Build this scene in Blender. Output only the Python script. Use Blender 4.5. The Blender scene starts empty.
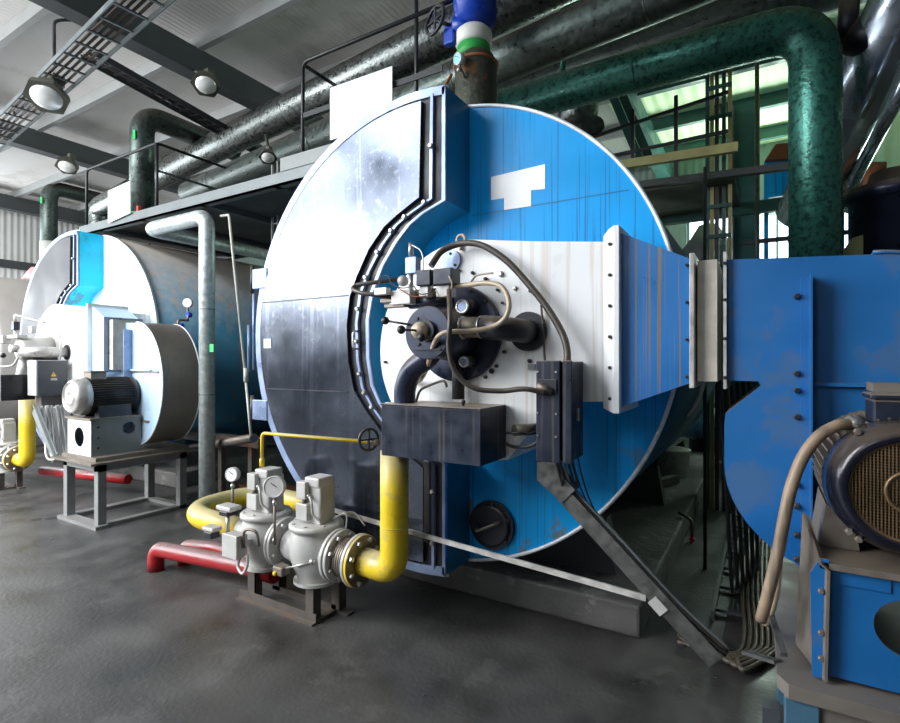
import bpy, bmesh, math, random
from mathutils import Vector, Matrix
random.seed(7)
S = bpy.context.scene
COL = S.collection
PI = math.pi
TH = math.radians(31.0); FPX = 520.0; EYE = 1.65
Fx, Fy = -math.sin(TH), math.cos(TH)
Rx, Ry = math.cos(TH), math.sin(TH)

def U(px, py, X=None, Y=None, Z=None):
    """point of the place seen at photo pixel (px,py) lying on a real plane X=, Y= or Z="""
    u = (px - 450.0) / FPX; v = (361.5 - py) / FPX
    dx, dy, dz = Fx + u * Rx, Fy + u * Ry, v
    if Y is not None: t = Y / dy
    elif X is not None: t = X / dx
    else: t = (Z - EYE) / dz
    return Vector((dx * t, dy * t, EYE + dz * t))

# ---------------------------------------------------------------- materials
M = {}
def mat(name, col, rough=0.5, metal=0.0, var=0.15, scale=6.0, dust=0.0, dustcol=(0.20, 0.155, 0.11),
        drip=None, dripamt=0.5, bump=0.0, bscale=40.0, spots=None, spotamt=0.0, spotscale=5.0, spotz=None, ribs=0.0, ribh=0.5, ribaxis='X', spec=0.5, dripscale=9.0, roughvar=0.15, coat=0.0):
    m = bpy.data.materials.new(name); m.use_nodes = True
    nt = m.node_tree; N = nt.nodes; L = nt.links
    b = N['Principled BSDF']
    tc = N.new('ShaderNodeTexCoord'); geo = N.new('ShaderNodeNewGeometry')
    pos = geo.outputs['Position']
    n1 = N.new('ShaderNodeTexNoise'); n1.inputs['Scale'].default_value = scale; n1.inputs['Detail'].default_value = 6
    L.new(pos, n1.inputs['Vector'])
    mr = N.new('ShaderNodeMapRange'); mr.inputs['From Min'].default_value = 0.3; mr.inputs['From Max'].default_value = 0.7
    mr.inputs['To Min'].default_value = 1 - var; mr.inputs['To Max'].default_value = 1 + var
    L.new(n1.outputs['Fac'], mr.inputs['Value'])
    hsv = N.new('ShaderNodeHueSaturation'); hsv.inputs['Color'].default_value = (*col, 1)
    L.new(mr.outputs[0], hsv.inputs['Value'])
    out = hsv.outputs[0]
    def mix(fac, color, a):
        mx = N.new('ShaderNodeMix'); mx.data_type = 'RGBA'
        L.new(fac, mx.inputs['Factor']); L.new(a, mx.inputs['A']); mx.inputs['B'].default_value = (*color, 1)
        return mx.outputs['Result']
    def mul(a, k):
        q = N.new('ShaderNodeMath'); q.operation = 'MULTIPLY'; L.new(a, q.inputs[0])
        if isinstance(k, (int, float)): q.inputs[1].default_value = k
        else: L.new(k, q.inputs[1])
        q.use_clamp = True
        return q.outputs[0]
    def ramp(a, lo, hi):
        q = N.new('ShaderNodeMapRange'); L.new(a, q.inputs['Value']); q.inputs['From Min'].default_value = lo; q.inputs['From Max'].default_value = hi
        return q.outputs[0]
    if spots is not None:
        n3 = N.new('ShaderNodeTexNoise'); n3.inputs['Scale'].default_value = spotscale; n3.inputs['Detail'].default_value = 9; n3.inputs['Roughness'].default_value = 0.65
        L.new(pos, n3.inputs['Vector'])
        sf = mul(ramp(n3.outputs['Fac'], 0.57, 0.62), spotamt)
        if spotz is not None:
            sz = N.new('ShaderNodeSeparateXYZ'); L.new(pos, sz.inputs[0]); sf = mul(sf, ramp(sz.outputs['Z'], spotz[0], spotz[1]))
        out = mix(sf, spots, out)
    if drip is not None:
        mp = N.new('ShaderNodeMapping'); mp.inputs['Scale'].default_value = (dripscale, dripscale, 0.22)
        L.new(pos, mp.inputs['Vector'])
        n4 = N.new('ShaderNodeTexNoise'); n4.inputs['Scale'].default_value = 3.0; n4.inputs['Detail'].default_value = 2
        L.new(mp.outputs[0], n4.inputs['Vector'])
        out = mix(mul(ramp(n4.outputs['Fac'], 0.575, 0.64), dripamt), drip, out)
    if dust > 0:
        sp = N.new('ShaderNodeSeparateXYZ'); L.new(geo.outputs['Normal'], sp.inputs[0])
        n5 = N.new('ShaderNodeTexNoise'); n5.inputs['Scale'].default_value = 12; n5.inputs['Detail'].default_value = 5
        L.new(pos, n5.inputs['Vector'])
        ad = N.new('ShaderNodeMath'); ad.operation = 'ADD'; L.new(sp.outputs['Z'], ad.inputs[0]); L.new(mul(n5.outputs['Fac'], 0.5), ad.inputs[1])
        dm = mul(ramp(ad.outputs[0], 0.35, 0.95), dust)
        out = mix(dm, dustcol, out)
    L.new(out, b.inputs['Base Color'])
    rr = N.new('ShaderNodeMapRange'); rr.inputs['From Min'].default_value = 0.3; rr.inputs['From Max'].default_value = 0.7
    rr.inputs['To Min'].default_value = max(0.02, rough - roughvar); rr.inputs['To Max'].default_value = min(1, rough + roughvar)
    L.new(n1.outputs['Fac'], rr.inputs['Value']); L.new(rr.outputs[0], b.inputs['Roughness'])
    b.inputs['Metallic'].default_value = metal
    b.inputs['Specular IOR Level'].default_value = spec
    b.inputs['Coat Weight'].default_value = coat
    if ribs > 0:
        w = N.new('ShaderNodeTexWave'); w.wave_type = 'BANDS'; w.bands_direction = ribaxis; w.inputs['Scale'].default_value = ribs
        L.new(pos, w.inputs['Vector'])
        bp = N.new('ShaderNodeBump'); bp.inputs['Strength'].default_value = ribh; bp.inputs['Distance'].default_value = 0.03
        L.new(w.outputs['Fac'], bp.inputs['Height']); L.new(bp.outputs[0], b.inputs['Normal'])
    elif bump > 0:
        n2 = N.new('ShaderNodeTexNoise'); n2.inputs['Scale'].default_value = bscale; n2.inputs['Detail'].default_value = 4
        L.new(pos, n2.inputs['Vector'])
        bp = N.new('ShaderNodeBump'); bp.inputs['Strength'].default_value = bump; bp.inputs['Distance'].default_value = 0.02
        L.new(n2.outputs['Fac'], bp.inputs['Height']); L.new(bp.outputs[0], b.inputs['Normal'])
    M[name] = m
    return m

mat('door_steel', (0.075, 0.088, 0.115), 0.23, 0.8, 0.2, 2.5, spots=(0.16, 0.16, 0.16), spotamt=0.35, spotscale=22, bump=0.06, bscale=3, roughvar=0.10, drip=(0.2,0.22,0.28), dripamt=.2)
mat('door_steel_grey', (0.06, 0.063, 0.07), 0.5, 0.1, 0.4, 2.2, spec=.3, spots=(0.05, 0.05, 0.055), spotamt=0.6, spotscale=1.8)
mat('frame_steel', (0.24, 0.31, 0.48), 0.38, 0.35, 0.15, 6)
mat('gasket_black', (0.012, 0.012, 0.016), 0.55)
mat('boiler_blue', (0.0, 0.34, 0.80), 0.42, spec=0.25, metal=0, var=0.08, scale=3, drip=(0.01, 0.15, 0.36), dripamt=0.75, dripscale=24, spots=(0.16, 0.18, 0.15), spotamt=0.9, spotscale=3.2, spotz=(1.35, .9))
mat('boiler_blue_worn', (0.004, 0.30, 0.82), 0.45, 0, 0.10, 3, drip=(0.05, 0.14, 0.2), dripamt=0.6, spots=(0.16, 0.19, 0.17), spotamt=0.8, spotscale=4)
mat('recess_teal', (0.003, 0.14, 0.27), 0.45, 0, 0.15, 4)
mat('cyan_paint', (0.0, 0.55, 0.85), 0.45, 0, 0.1, 4, spots=(0.1, 0.12, 0.12), spotamt=0.7, spotscale=3)
mat('pale_overlit', (0.78, 0.86, 0.90), 0.4, 0, 0.05, 3)  # overexposure of the left boiler's front put into a pale colour
mat('windbox_white', (0.86, 0.87, 0.88), 0.38, 0, 0.05, 3, drip=(0.60, 0.50, 0.36), dripamt=0.4, dripscale=9)
mat('duct_blue', (0.010, 0.15, 0.44), 0.42, 0.0, 0.10, 3, drip=(0.22, 0.16, 0.09), dripamt=0.9, dripscale=27)
mat('fan_blue', (0.010, 0.125, 0.36), 0.40, 0.0, 0.15, 2.5, spots=(0.10, 0.12, 0.13), spotamt=0.35, spotscale=2.5, dust=0.9)
mat('fan_pale_blue', (0.55, 0.75, 0.92), 0.35, 0, 0.08, 3)
mat('fan_shell_brown', (0.22, 0.19, 0.165), 0.5, 0.2, 0.2, 3, drip=(0.12, 0.16, 0.2), dripamt=0.4)
mat('rim_white', (0.80, 0.82, 0.82), 0.35, 0.1)
mat('shell_dusty', (0.03, 0.14, 0.22), 0.5, 0, 0.2, 2, dust=1.0, dustcol=(0.27, 0.24, 0.21), drip=(0.16, 0.11, 0.08), dripamt=0.6, dripscale=4)
mat('shell_grey', (0.34, 0.32, 0.30), 0.55, 0, 0.12, 2, dust=0.3, dustcol=(0.3, 0.27, 0.24))
mat('burner_blue_black', (0.022, 0.03, 0.06), 0.38, 0.3, 0.2, 10, dust=0.75)
mat('black_iron', (0.022, 0.024, 0.032), 0.42, 0.3, 0.25, 10, dust=0.5)
mat('black_clean', (0.015, 0.015, 0.018), 0.35)
mat('box_navy', (0.018, 0.024, 0.042), 0.40, 0.1, 0.2, 11, spec=.35, dust=1.0, dustcol=(0.30, 0.24, 0.18), drip=(0.14, 0.12, 0.1), dripamt=0.35)
mat('cabinet_grey', (0.06, 0.063, 0.068), 0.4, 0, 0.1, 6)
mat('cast_grey', (0.50, 0.49, 0.47), 0.45, 0.15, 0.10, 10, dust=0.4, dustcol=(0.42, 0.39, 0.34), bump=0.05)
mat('steel', (0.55, 0.54, 0.52), 0.35, 0.8, 0.15, 12)
mat('dusty_metal', (0.22, 0.19, 0.16), 0.5, 0.5, 0.2, 18, dust=0.5)
mat('yellow', (0.80, 0.57, 0.02), 0.38, 0, 0.08, 6, spots=(0.45, 0.36, 0.15), spotamt=0.4, spotscale=6, dust=0.8, dustcol=(0.42, 0.38, 0.24))
mat('red', (0.36, 0.008, 0.012), 0.4, 0, 0.1, 6, dust=0.9, dustcol=(0.21, 0.15, 0.15))
mat('bright_red', (0.85, 0.02, 0.02), 0.4)
mat('hose_beige', (0.50, 0.41, 0.30), 0.5, 0.1, 0.15, 20)
mat('hose_dark', (0.06, 0.052, 0.046), 0.45, 0.2, 0.2, 20, dust=0.5)
mat('conduit_brown', (0.30, 0.22, 0.15), 0.5, 0.1, 0.25, 14, drip=(0.12, 0.1, 0.08), dripamt=0.5)
mat('galv', (0.15, 0.165, 0.16), 0.33, 0.85, 0.35, 22, bump=0.25, bscale=26, dust=0.55, dustcol=(0.10, 0.075, 0.05))
mat('galv_dark', (0.09, 0.115, 0.105), 0.40, 0.7, 0.35, 22, bump=0.2, bscale=26, dust=0.7, dustcol=(0.09, 0.06, 0.04))
mat('galv_green_lit', (0.04, 0.17, 0.135), 0.32, 0.55, 0.45, 26, bump=0.2, bscale=40, dust=0.7, dustcol=(0.05, 0.06, 0.03))  # galvanised metal with the greenish light on it put into the colour
mat('galv_pale', (0.50, 0.55, 0.54), 0.45, 0.5, 0.25, 22, bump=0.1)
mat('beam_dark', (0.055, 0.062, 0.068), 0.55, 0, 0.12, 3)
mat('beam_grey', (0.20, 0.215, 0.21), 0.5, 0.1, 0.15, 5)
mat('beam_light', (0.27, 0.28, 0.28), 0.5, 0, 0.1, 4)
mat('walk_light', (0.13, 0.15, 0.155), 0.45, 0.2, 0.12, 6)
mat('beam_green', (0.03, 0.11, 0.10), 0.5, 0, 0.15, 5)
mat('beam_ochre', (0.40, 0.38, 0.16), 0.5, 0, 0.2, 5)
mat('rail_black', (0.015, 0.018, 0.02), 0.45)
mat('ceiling_grey', (0.62, 0.60, 0.58), 0.6, 0, 0.10, 0.7, ribs=4.0, ribaxis='X', ribh=.12, spots=(0.4, 0.36, 0.32), spotamt=0.35, spotscale=0.9)
mat('ceiling_green_lit', (0.80, 0.95, 0.62), 0.55, 0, 0.12, 0.7, ribs=1.6, ribaxis='X')  # greenish light on the back-right ceiling painted into the panel colour
mat('wall_panel', (0.72, 0.73, 0.72), 0.5, 0, 0.05, 1, ribs=2.2, ribaxis='Y')
mat('wall_back', (0.22, 0.30, 0.27), 0.6, 0, 0.1, 1, ribs=2.2, ribaxis='X')
mat('wall_plain', (0.14, 0.14, 0.14), 0.7, 0, 0.1, 1)
mat('sheet_dark', (0.045, 0.05, 0.05), 0.6, 0, 0.15, 3)
mat('floor_concrete', (0.056, 0.053, 0.050), 0.42, 0, 0.42, 2.6, bump=0.16, bscale=38, spots=(0.11, 0.105, 0.10), spotamt=0.4, spotscale=3.4, roughvar=0.16)
mat('concrete', (0.10, 0.095, 0.09), 0.7, 0, 0.25, 4, bump=0.4, bscale=20, spots=(0.35, 0.34, 0.32), spotamt=0.3)
mat('plate_dusty', (0.17, 0.15, 0.13), 0.6, 0.1, 0.2, 6)
mat('stand_iron', (0.10, 0.085, 0.075), 0.5, 0.3, 0.25, 9, dust=0.5, spots=(0.25, 0.08, 0.04), spotamt=0.4)
mat('stand_grey', (0.22, 0.225, 0.22), 0.45, 0.1, 0.12, 8, dust=0.4, dustcol=(0.28, 0.24, 0.21))
mat('stand_blue', (0.05, 0.13, 0.20), 0.5, 0, 0.2, 8, dust=0.9)
mat('board_white', (0.86, 0.93, 0.91), 0.4, 0, 0.01)
mat('sticker_white', (0.95, 0.95, 0.95), 0.4, 0, 0.01)
mat('sticker_green', (0.0, 0.75, 0.12), 0.4, 0, 0.02)
mat('sticker_yellow', (0.9, 0.55, 0.02), 0.4, 0, 0.02)
mat('glass_lamp', (0.85, 0.86, 0.84), 0.12, 0.2, 0.05)
mat('lamp_housing', (0.12, 0.125, 0.10), 0.4, 0.5, 0.15)
mat('valve_blue', (0.005, 0.05, 0.42), 0.35, 0, 0.1)
mat('bright_blue', (0.01, 0.18, 0.80), 0.35, 0, 0.1)
mat('band_green', (0.02, 0.30, 0.05), 0.5, 0, 0.15)
mat('plaster_white', (0.65, 0.66, 0.62), 0.7, 0, 0.1)
mat('rust_drum', (0.045, 0.05, 0.035), 0.6, 0.3, 0.5, 30, bump=0.3, bscale=40, spots=(0.16, 0.07, 0.03), spotamt=0.8, spotscale=8)
mat('rust', (0.25, 0.08, 0.03), 0.7, 0, 0.3, 8)
mat('cowl_navy', (0.012, 0.013, 0.024), 0.22, 0.3, 0.15, 8, dust=0.5, roughvar=.06)
mat('motor_dust', (0.17, 0.145, 0.12), 0.55, 0.2, 0.2, 14, dust=0.6)
mat('motor_pale', (0.45, 0.43, 0.41), 0.4, 0.4, 0.15, 10)
mat('grille_brass', (0.20, 0.135, 0.07), 0.45, 0.5, 0.15)
mat('gauge_face', (0.85, 0.87, 0.88), 0.3, 0, 0.01)
mat('gauge_face_blue', (0.25, 0.62, 0.75), 0.3, 0, 0.01)
mat('chan_metal', (0.11, 0.11, 0.105), 0.45, 0.5, 0.35, 25)
mat('bar_metal', (0.48, 0.46, 0.43), 0.5, 0.3, 0.35, 12)
mat('rod_beige', (0.48, 0.46, 0.40), 0.5, 0, 0.15)
mat('stain_dark', (0.02, 0.02, 0.02), 0.8)
mat('flex_cloth', (0.50, 0.47, 0.40), 0.8, 0, 0.2, 12)
mat('silver_duct', (0.45, 0.52, 0.60), 0.22, 0.9, 0.15, 4)
mat('window_frame', (0.35, 0.40, 0.42), 0.5)
mat('bucket_white', (0.60, 0.62, 0.58), 0.6, 0, 0.15, 8, spots=(0.1, 0.1, 0.1), spotamt=0.6, spotscale=12)
mat('tank_blue', (0.20, 0.30, 0.42), 0.35, 0.1)

# ---------------------------------------------------------------- mesh builder
class MB:
    def __init__(s): s.bm = bmesh.new(); s.smooth = False
    def box(s, a, b, bev=0.0):
        a = Vector(a); b = Vector(b); c = (a + b) / 2; d = b - a
        t = bmesh.new(); bmesh.ops.create_cube(t, size=1.0)
        for v in t.verts: v.co = Vector((v.co.x * d.x, v.co.y * d.y, v.co.z * d.z)) + c
        bmesh.ops.recalc_face_normals(t, faces=t.faces)
        if bev > 0: bmesh.ops.bevel(t, geom=t.edges[:], offset=bev, segments=2, affect='EDGES', profile=0.5)
        s.merge(t); return s
    def merge(s, t):
        me = bpy.data.meshes.new('tmp'); t.to_mesh(me); t.free(); s.bm.from_mesh(me); bpy.data.meshes.remove(me)
    def bar(s, p, q, w, h=None, up=(0, 0, 1)):
        """rectangular bar between two points"""
        p = Vector(p); q = Vector(q); h = h or w; d = (q - p).normalized(); up = Vector(up)
        if abs(d.dot(up)) > 0.98: up = Vector((0, 1, 0))
        x = d.cross(up).normalized() * w / 2; y = x.cross(d).normalized() * h / 2
        vs = [s.bm.verts.new(c + i * x + j * y) for c in (p, q) for i, j in ((-1, -1), (1, -1), (1, 1), (-1, 1))]
        for f in ((0, 1, 2, 3), (7, 6, 5, 4), (0, 4, 5, 1), (1, 5, 6, 2), (2, 6, 7, 3), (3, 7, 4, 0)): s.bm.faces.new([vs[i] for i in f])
        return s
    def lathe(s, p, axis, prof, n=32, smooth=True, caps=True):
        """prof: list of (distance along axis, radius)"""
        p = Vector(p); a = Vector(axis).normalized()
        t = Vector((0, 0, 1)) if abs(a.z) < 0.9 else Vector((1, 0, 0))
        x = a.cross(t).normalized(); y = a.cross(x).normalized()
        rings = []
        for (d, r) in prof:
            if r <= 1e-6: rings.append([s.bm.verts.new(p + a * d)])
            else: rings.append([s.bm.verts.new(p + a * d + x * r * math.cos(2 * PI * k / n) + y * r * math.sin(2 * PI * k / n)) for k in range(n)])
        fs = []
        for A, B in zip(rings, rings[1:]):
            for k in range(n):
                k2 = (k + 1) % n
                if len(A) == 1 and len(B) == 1: continue
                if len(A) == 1: f = [A[0], B[k], B[k2]]
                elif len(B) == 1: f = [A[k], B[0], A[k2]]
                else: f = [A[k], B[k], B[k2], A[k2]]
                fs.append(s.bm.faces.new(f))
        if caps:
            if len(rings[0]) > 1: s.bm.faces.new(rings[0])
            if len(rings[-1]) > 1: s.bm.faces.new(rings[-1][::-1])
        if smooth:
            for f in fs: f.smooth = True
        return s
    def cyl(s, p, q, r, r2=None, n=24, bev=0.0):
        p = Vector(p); q = Vector(q); L = (q - p).length; r2 = r if r2 is None else r2
        pr = [(0, r), (L, r2)] if bev <= 0 else [(0, r - bev), (bev, r), (L - bev, r2), (L, r2 - bev)]
        return s.lathe(p, q - p, pr, n)
    def tube(s, pts, r, n=12, caps=True):
        pts = [Vector(p) for p in pts]
        clean = [pts[0]]
        for p in pts[1:]:
            if (p - clean[-1]).length > 1e-4: clean.append(p)
        pts = clean
        rings = []; prev = None
        for i, p in enumerate(pts):
            if i == 0: d = pts[1] - pts[0]
            elif i == len(pts) - 1: d = pts[-1] - pts[-2]
            else: d = (pts[i + 1] - p).normalized() + (p - pts[i - 1]).normalized()
            d.normalize()
            if prev is None:
                t = Vector((0, 0, 1)) if abs(d.z) < 0.9 else Vector((1, 0, 0)); x = d.cross(t).normalized()
            else:
                x = (prev - d * prev.dot(d)).normalized()
            prev = x; y = d.cross(x)
            rr = r[i] if isinstance(r, (list, tuple)) else r
            rings.append([s.bm.verts.new(p + x * rr * math.cos(2 * PI * k / n) + y * rr * math.sin(2 * PI * k / n)) for k in range(n)])
        for A, B in zip(rings, rings[1:]):
            for k in range(n):
                f = s.bm.faces.new([A[k], A[(k + 1) % n], B[(k + 1) % n], B[k]]); f.smooth = True
        if caps: s.bm.faces.new(rings[0][::-1]); s.bm.faces.new(rings[-1])
        return s
    def prism(s, poly, vec):
        """poly: 3D points in a plane, swept by vec"""
        vec = Vector(vec); A = [s.bm.verts.new(Vector(p)) for p in poly]; B = [s.bm.verts.new(Vector(p) + vec) for p in poly]
        n = len(poly); s.bm.faces.new(A); s.bm.faces.new(B[::-1])
        for k in range(n): s.bm.faces.new([A[k], B[k], B[(k + 1) % n], A[(k + 1) % n]])
        return s
    def ribbon(s, a, b, vec):
        """closed solid strip between two polylines a and b, thick by vec"""
        vec = Vector(vec); n = len(a)
        A = [s.bm.verts.new(Vector(p)) for p in a]; B = [s.bm.verts.new(Vector(p)) for p in b]
        C = [s.bm.verts.new(Vector(p) + vec) for p in a]; D = [s.bm.verts.new(Vector(p) + vec) for p in b]
        for k in range(n - 1):
            for q in ((A[k], A[k+1], B[k+1], B[k]), (C[k], D[k], D[k+1], C[k+1]), (A[k], C[k], C[k+1], A[k+1]), (B[k], B[k+1], D[k+1], D[k])):
                s.bm.faces.new(q)
        for k in (0, n - 1): s.bm.faces.new([A[k], B[k], D[k], C[k]])
        return s
    def ball(s, c, r, n=16):
        pr = [(-r * math.cos(PI * i / 10), r * math.sin(PI * i / 10)) for i in range(11)]
        pr[0] = (-r, 0); pr[-1] = (r, 0)
        return s.lathe(c, (0, 0, 1), pr, n)
    def torus(s, c, axis, R, r, n=32, m=10):
        c = Vector(c); a = Vector(axis).normalized(); t = Vector((0, 0, 1)) if abs(a.z) < 0.9 else Vector((1, 0, 0))
        x = a.cross(t).normalized(); y = a.cross(x)
        rings = []
        for i in range(n):
            d = x * math.cos(2 * PI * i / n) + y * math.sin(2 * PI * i / n)
            rings.append([s.bm.verts.new(c + d * (R + r * math.cos(2 * PI * j / m)) + a * r * math.sin(2 * PI * j / m)) for j in range(m)])
        for i in range(n):
            for j in range(m):
                f = s.bm.faces.new([rings[i][j], rings[(i+1) % n][j], rings[(i+1) % n][(j+1) % m], rings[i][(j+1) % m]]); f.smooth = True
        return s
    def build(s, name, m, parent=None, label=None, kind=None, cat=None, group=None):
        bm = s.bm
        bmesh.ops.recalc_face_normals(bm, faces=bm.faces)
        me = bpy.data.meshes.new(name); o = bpy.data.objects.new(name, me)
        if parent is not None:
            loc = ROOT[parent.name]
            bmesh.ops.translate(bm, verts=bm.verts, vec=-loc); ROOT[o.name] = loc; o.parent = parent
        else:
            xs = [v.co.x for v in bm.verts]; ys = [v.co.y for v in bm.verts]; zs = [v.co.z for v in bm.verts]
            loc = Vector(((min(xs) + max(xs)) / 2, (min(ys) + max(ys)) / 2, min(zs)))
            bmesh.ops.translate(bm, verts=bm.verts, vec=-loc); o.location = loc; ROOT[o.name] = loc.copy()
        bm.to_mesh(me); bm.free(); me.materials.append(M[m]); COL.objects.link(o)
        if label: o['label'] = label
        if kind: o['kind'] = kind
        if cat: o['category'] = cat
        if group: o['group'] = group
        return o
ROOT = {}
def thing(name, label, cat, loc, group=None):
    o = bpy.data.objects.new(name, None); COL.objects.link(o); o.location = loc; o.empty_display_size = 0.1
    ROOT[o.name] = Vector(loc); o['label'] = label; o['category'] = cat
    if group: o['group'] = group
    return o
def rnd(pts, r=0.1, seg=8):
    """polyline with rounded corners"""
    pts = [Vector(p) for p in pts]; out = [pts[0]]
    for i in range(1, len(pts) - 1):
        p, c, q = pts[i-1], pts[i], pts[i+1]
        a = (p - c); b = (q - c); rr = min(r, a.length * 0.49, b.length * 0.49)
        A = c + a.normalized() * rr; B = c + b.normalized() * rr
        for k in range(seg + 1):
            t = k / seg; out.append(A * (1 - t) ** 2 + c * 2 * t * (1 - t) + B * t * t)
    out.append(pts[-1]); return out
def spline(pts, seg=8):
    P = [Vector(p) for p in pts]; P = [2 * P[0] - P[1]] + P + [2 * P[-1] - P[-2]]; out = []
    for i in range(1, len(P) - 2):
        for k in range(seg):
            t = k / seg; a, b, c, d = P[i-1], P[i], P[i+1], P[i+2]
            out.append(0.5 * ((2 * b) + (c - a) * t + (2*a - 5*b + 4*c - d) * t*t + (3*b - a - 3*c + d) * t**3))
    out.append(P[-2]); return out
def sub(parent, name, m, f, label=None):
    b = MB(); f(b); return b.build(name, m, parent, label=label)
def bolts(parent, pts, axis, r=0.012, h=0.015, m='steel', name='bolt'):
    a = Vector(axis).normalized()
    for p in pts:
        b = MB(); b.lathe(p, a, [(0, r), (h * .7, r), (h, r * .7)], 6, smooth=False); b.build(name, m, parent)
V = Vector

# ================================================================ CAMERA
cd = bpy.data.cameras.new('camera'); cam = bpy.data.objects.new('camera', cd); COL.objects.link(cam)
cam.location = (0, 0, EYE); cam.rotation_euler = (PI / 2, 0, TH)
cd.sensor_fit = 'HORIZONTAL'; cd.sensor_width = 36.0; cd.lens = 36.0 * FPX / 900.0; cd.clip_end = 200
S.camera = cam

# ================================================================ SHELL OF THE HALL
ZC = 5.95; XL = -17.0; XR = 7.0; YB = 12.0; YF = -4.5
def struct(name, m, f):
    b = MB(); f(b); return b.build(name, m, kind='structure')
struct('floor', 'floor_concrete', lambda b: b.box((XL - .3, YF - .3, -0.2), (XR + .3, YB + .3, 0)))
struct('ceiling', 'ceiling_grey', lambda b: (b.box((XL - .3, YF - .3, ZC), (-2.2, -4.0, ZC + .15)), b.box((XL - .3, -1.2, ZC), (-2.2, YB + .3, ZC + .15)), b.box((XL - .3, -4.0, ZC), (-10.6, -1.2, ZC + .15)), b.box((-4.2, -4.0, ZC), (-2.2, -1.2, ZC + .15)), b.box((-2.2, YF - .3, ZC), (XR + .3, 4.4, ZC + .15))))  # includes an unseen opening added for the roof lamp
struct('ceiling_lit_part', 'ceiling_green_lit', lambda b: b.box((-2.2, 4.4, ZC), (XR + .3, YB + .3, ZC + .15)))  # opaque ceiling part, its green light is only in the colour
struct('wall_left', 'wall_panel', lambda b: (b.box((XL - .3, 5.0, 0), (XL, YB, ZC)), b.box((XL - .3, YF, 0), (XL, 5.0, 1.4)), b.box((XL - .3, YF, 4.9), (XL, 5.0, ZC)),
       b.box((XL - .3, YF, 1.4), (XL, -4.5, 4.9)), b.box((XL - .3, -0.2, 1.4), (XL, 0.4, 4.9))))
struct('wall_right', 'wall_plain', lambda b: b.box((XR, YF, 0), (XR + .3, YB, ZC)))
# back wall with window openings
def wall_open(b, y0, y1, opens, x0, x1, z1):
    xs = x0
    for (a, c, za, zb) in sorted(opens):
        if a > xs: b.box((xs, y0, 0), (a, y1, z1))
        b.box((a, y0, 0), (c, y1, za)); b.box((a, y0, zb), (c, y1, z1)); xs = c
    b.box((xs, y0, 0), (x1, y1, z1))
backw = [(-1.38, -0.42, 3.2, 4.75), (-0.15, 0.65, 3.1, 4.7), (1.1, 2.4, 2.9, 4.9), (3.1, 4.4, 2.6, 4.6)]
struct('wall_back', 'wall_back', lambda b: wall_open(b, YB, YB + .3, backw, XL, XR, ZC))
frontw = [(-14.2, -11.4, 3.0, 5.5), (-10.9, -8.1, 3.0, 5.5), (-7.6, -5.2, 3.0, 5.5), (-2.4, -0.8, 3.6, 5.4)]
struct('wall_front', 'wall_plain', lambda b: wall_open(b, YF - .3, YF, frontw, XL, XR, ZC))
k = 0
for (a, c, za, zb) in backw:
    k += 1; y = YB + .12
    def fr(b):
        for q in ((a, za, a + .05, zb), (c - .05, za, c, zb), (a, za, c, za + .05), (a, zb - .05, c, zb)): b.box((q[0], y, q[1]), (q[2], y + .06, q[3]))
        b.box(((a + c) / 2 - .02, y, za), ((a + c) / 2 + .02, y + .06, zb))
    struct('window_%d' % k, 'window_frame', fr)
for (a, c, za, zb) in frontw:
    k += 1; y = YF - .15
    def fr2(b):
        for q in ((a, za, a + .06, zb), (c - .06, za, c, zb), (a, za, c, za + .06), (a, zb - .06, c, zb)): b.box((q[0], y, q[1]), (q[2], y + .06, q[3]))
        b.box(((a + c) / 2 - .02, y, za), ((a + c) / 2 + .02, y + .06, zb))
    struct('window_%d' % k, 'window_frame', fr2)
# rafters and purlins
for n_, x in enumerate((-16.2, -11.25, -6.5, -1.75, 3.0)):
    struct('trim_%d' % (n_ + 1), 'beam_dark' if x < -3 else 'beam_green', lambda b: (b.box((x - .12, YF, 5.45), (x + .12, YB, 5.47)), b.box((x - .10, YF, 5.47), (x + .10, YB, 5.80))) )
for n_, y in enumerate((1.4, 2.8, 4.2, 5.6, 7.0, 8.4, 9.8, 11.2)):
    struct('trim_%d' % (n_ + 10), 'beam_light', lambda b: (b.box((XL, y - .04, 5.78), (-1.75, y + .04, ZC - .002))))
    if y > 5: struct('trim_%d' % (n_ + 20), 'beam_green', lambda b: (b.box((-1.75, y - .05, 5.74), (XR, y + .05, ZC - .002))))
for n_, z in enumerate((3.05, 4.2)):
    struct('trim_%d' % (n_ + 30), 'beam_dark', lambda b: b.box((XL + .002, 5.0, z - .1), (XL + .14, YB - .002, z + .1)))

# ================================================================ BOILERS
Yf, Yr = 2.75, 3.04
CX, CZ, RB = -1.90, 1.84, 1.53
D_PX = [(424,110),(422,198.5),(400,216),(387,228),(372,250),(360,277),(353,297),(350,326),(351.6,361),(357,390),(369,410),(388,436),(426,467),(426,562)]
S_PX = [(447,96),(447,201),(425,214),(412,225),(399,242),(385,266),(375,292),(370.5,320),(371,358),(375,385),(382,402),(400,428),(447,462),(447,577)]
Dp = [U(x, y, Y=Yf) for x, y in D_PX]; Sp = [U(x, y, Y=Yf) for x, y in S_PX]
XS = Sp[0].x
def onarc(x, r, top=True):
    h = math.sqrt(max(0, r * r - (x - CX) ** 2)); return V((x, Yf, CZ + (h if top else -h)))
Dp[0] = onarc(Dp[0].x, 1.455); Dp[-1] = onarc(Dp[-1].x, 1.455, False)
for i in (0, 1, 12, 13): Sp[i].x = XS
Sp[0] = onarc(XS, RB); Sp[-1] = onarc(XS, RB, False)
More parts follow.
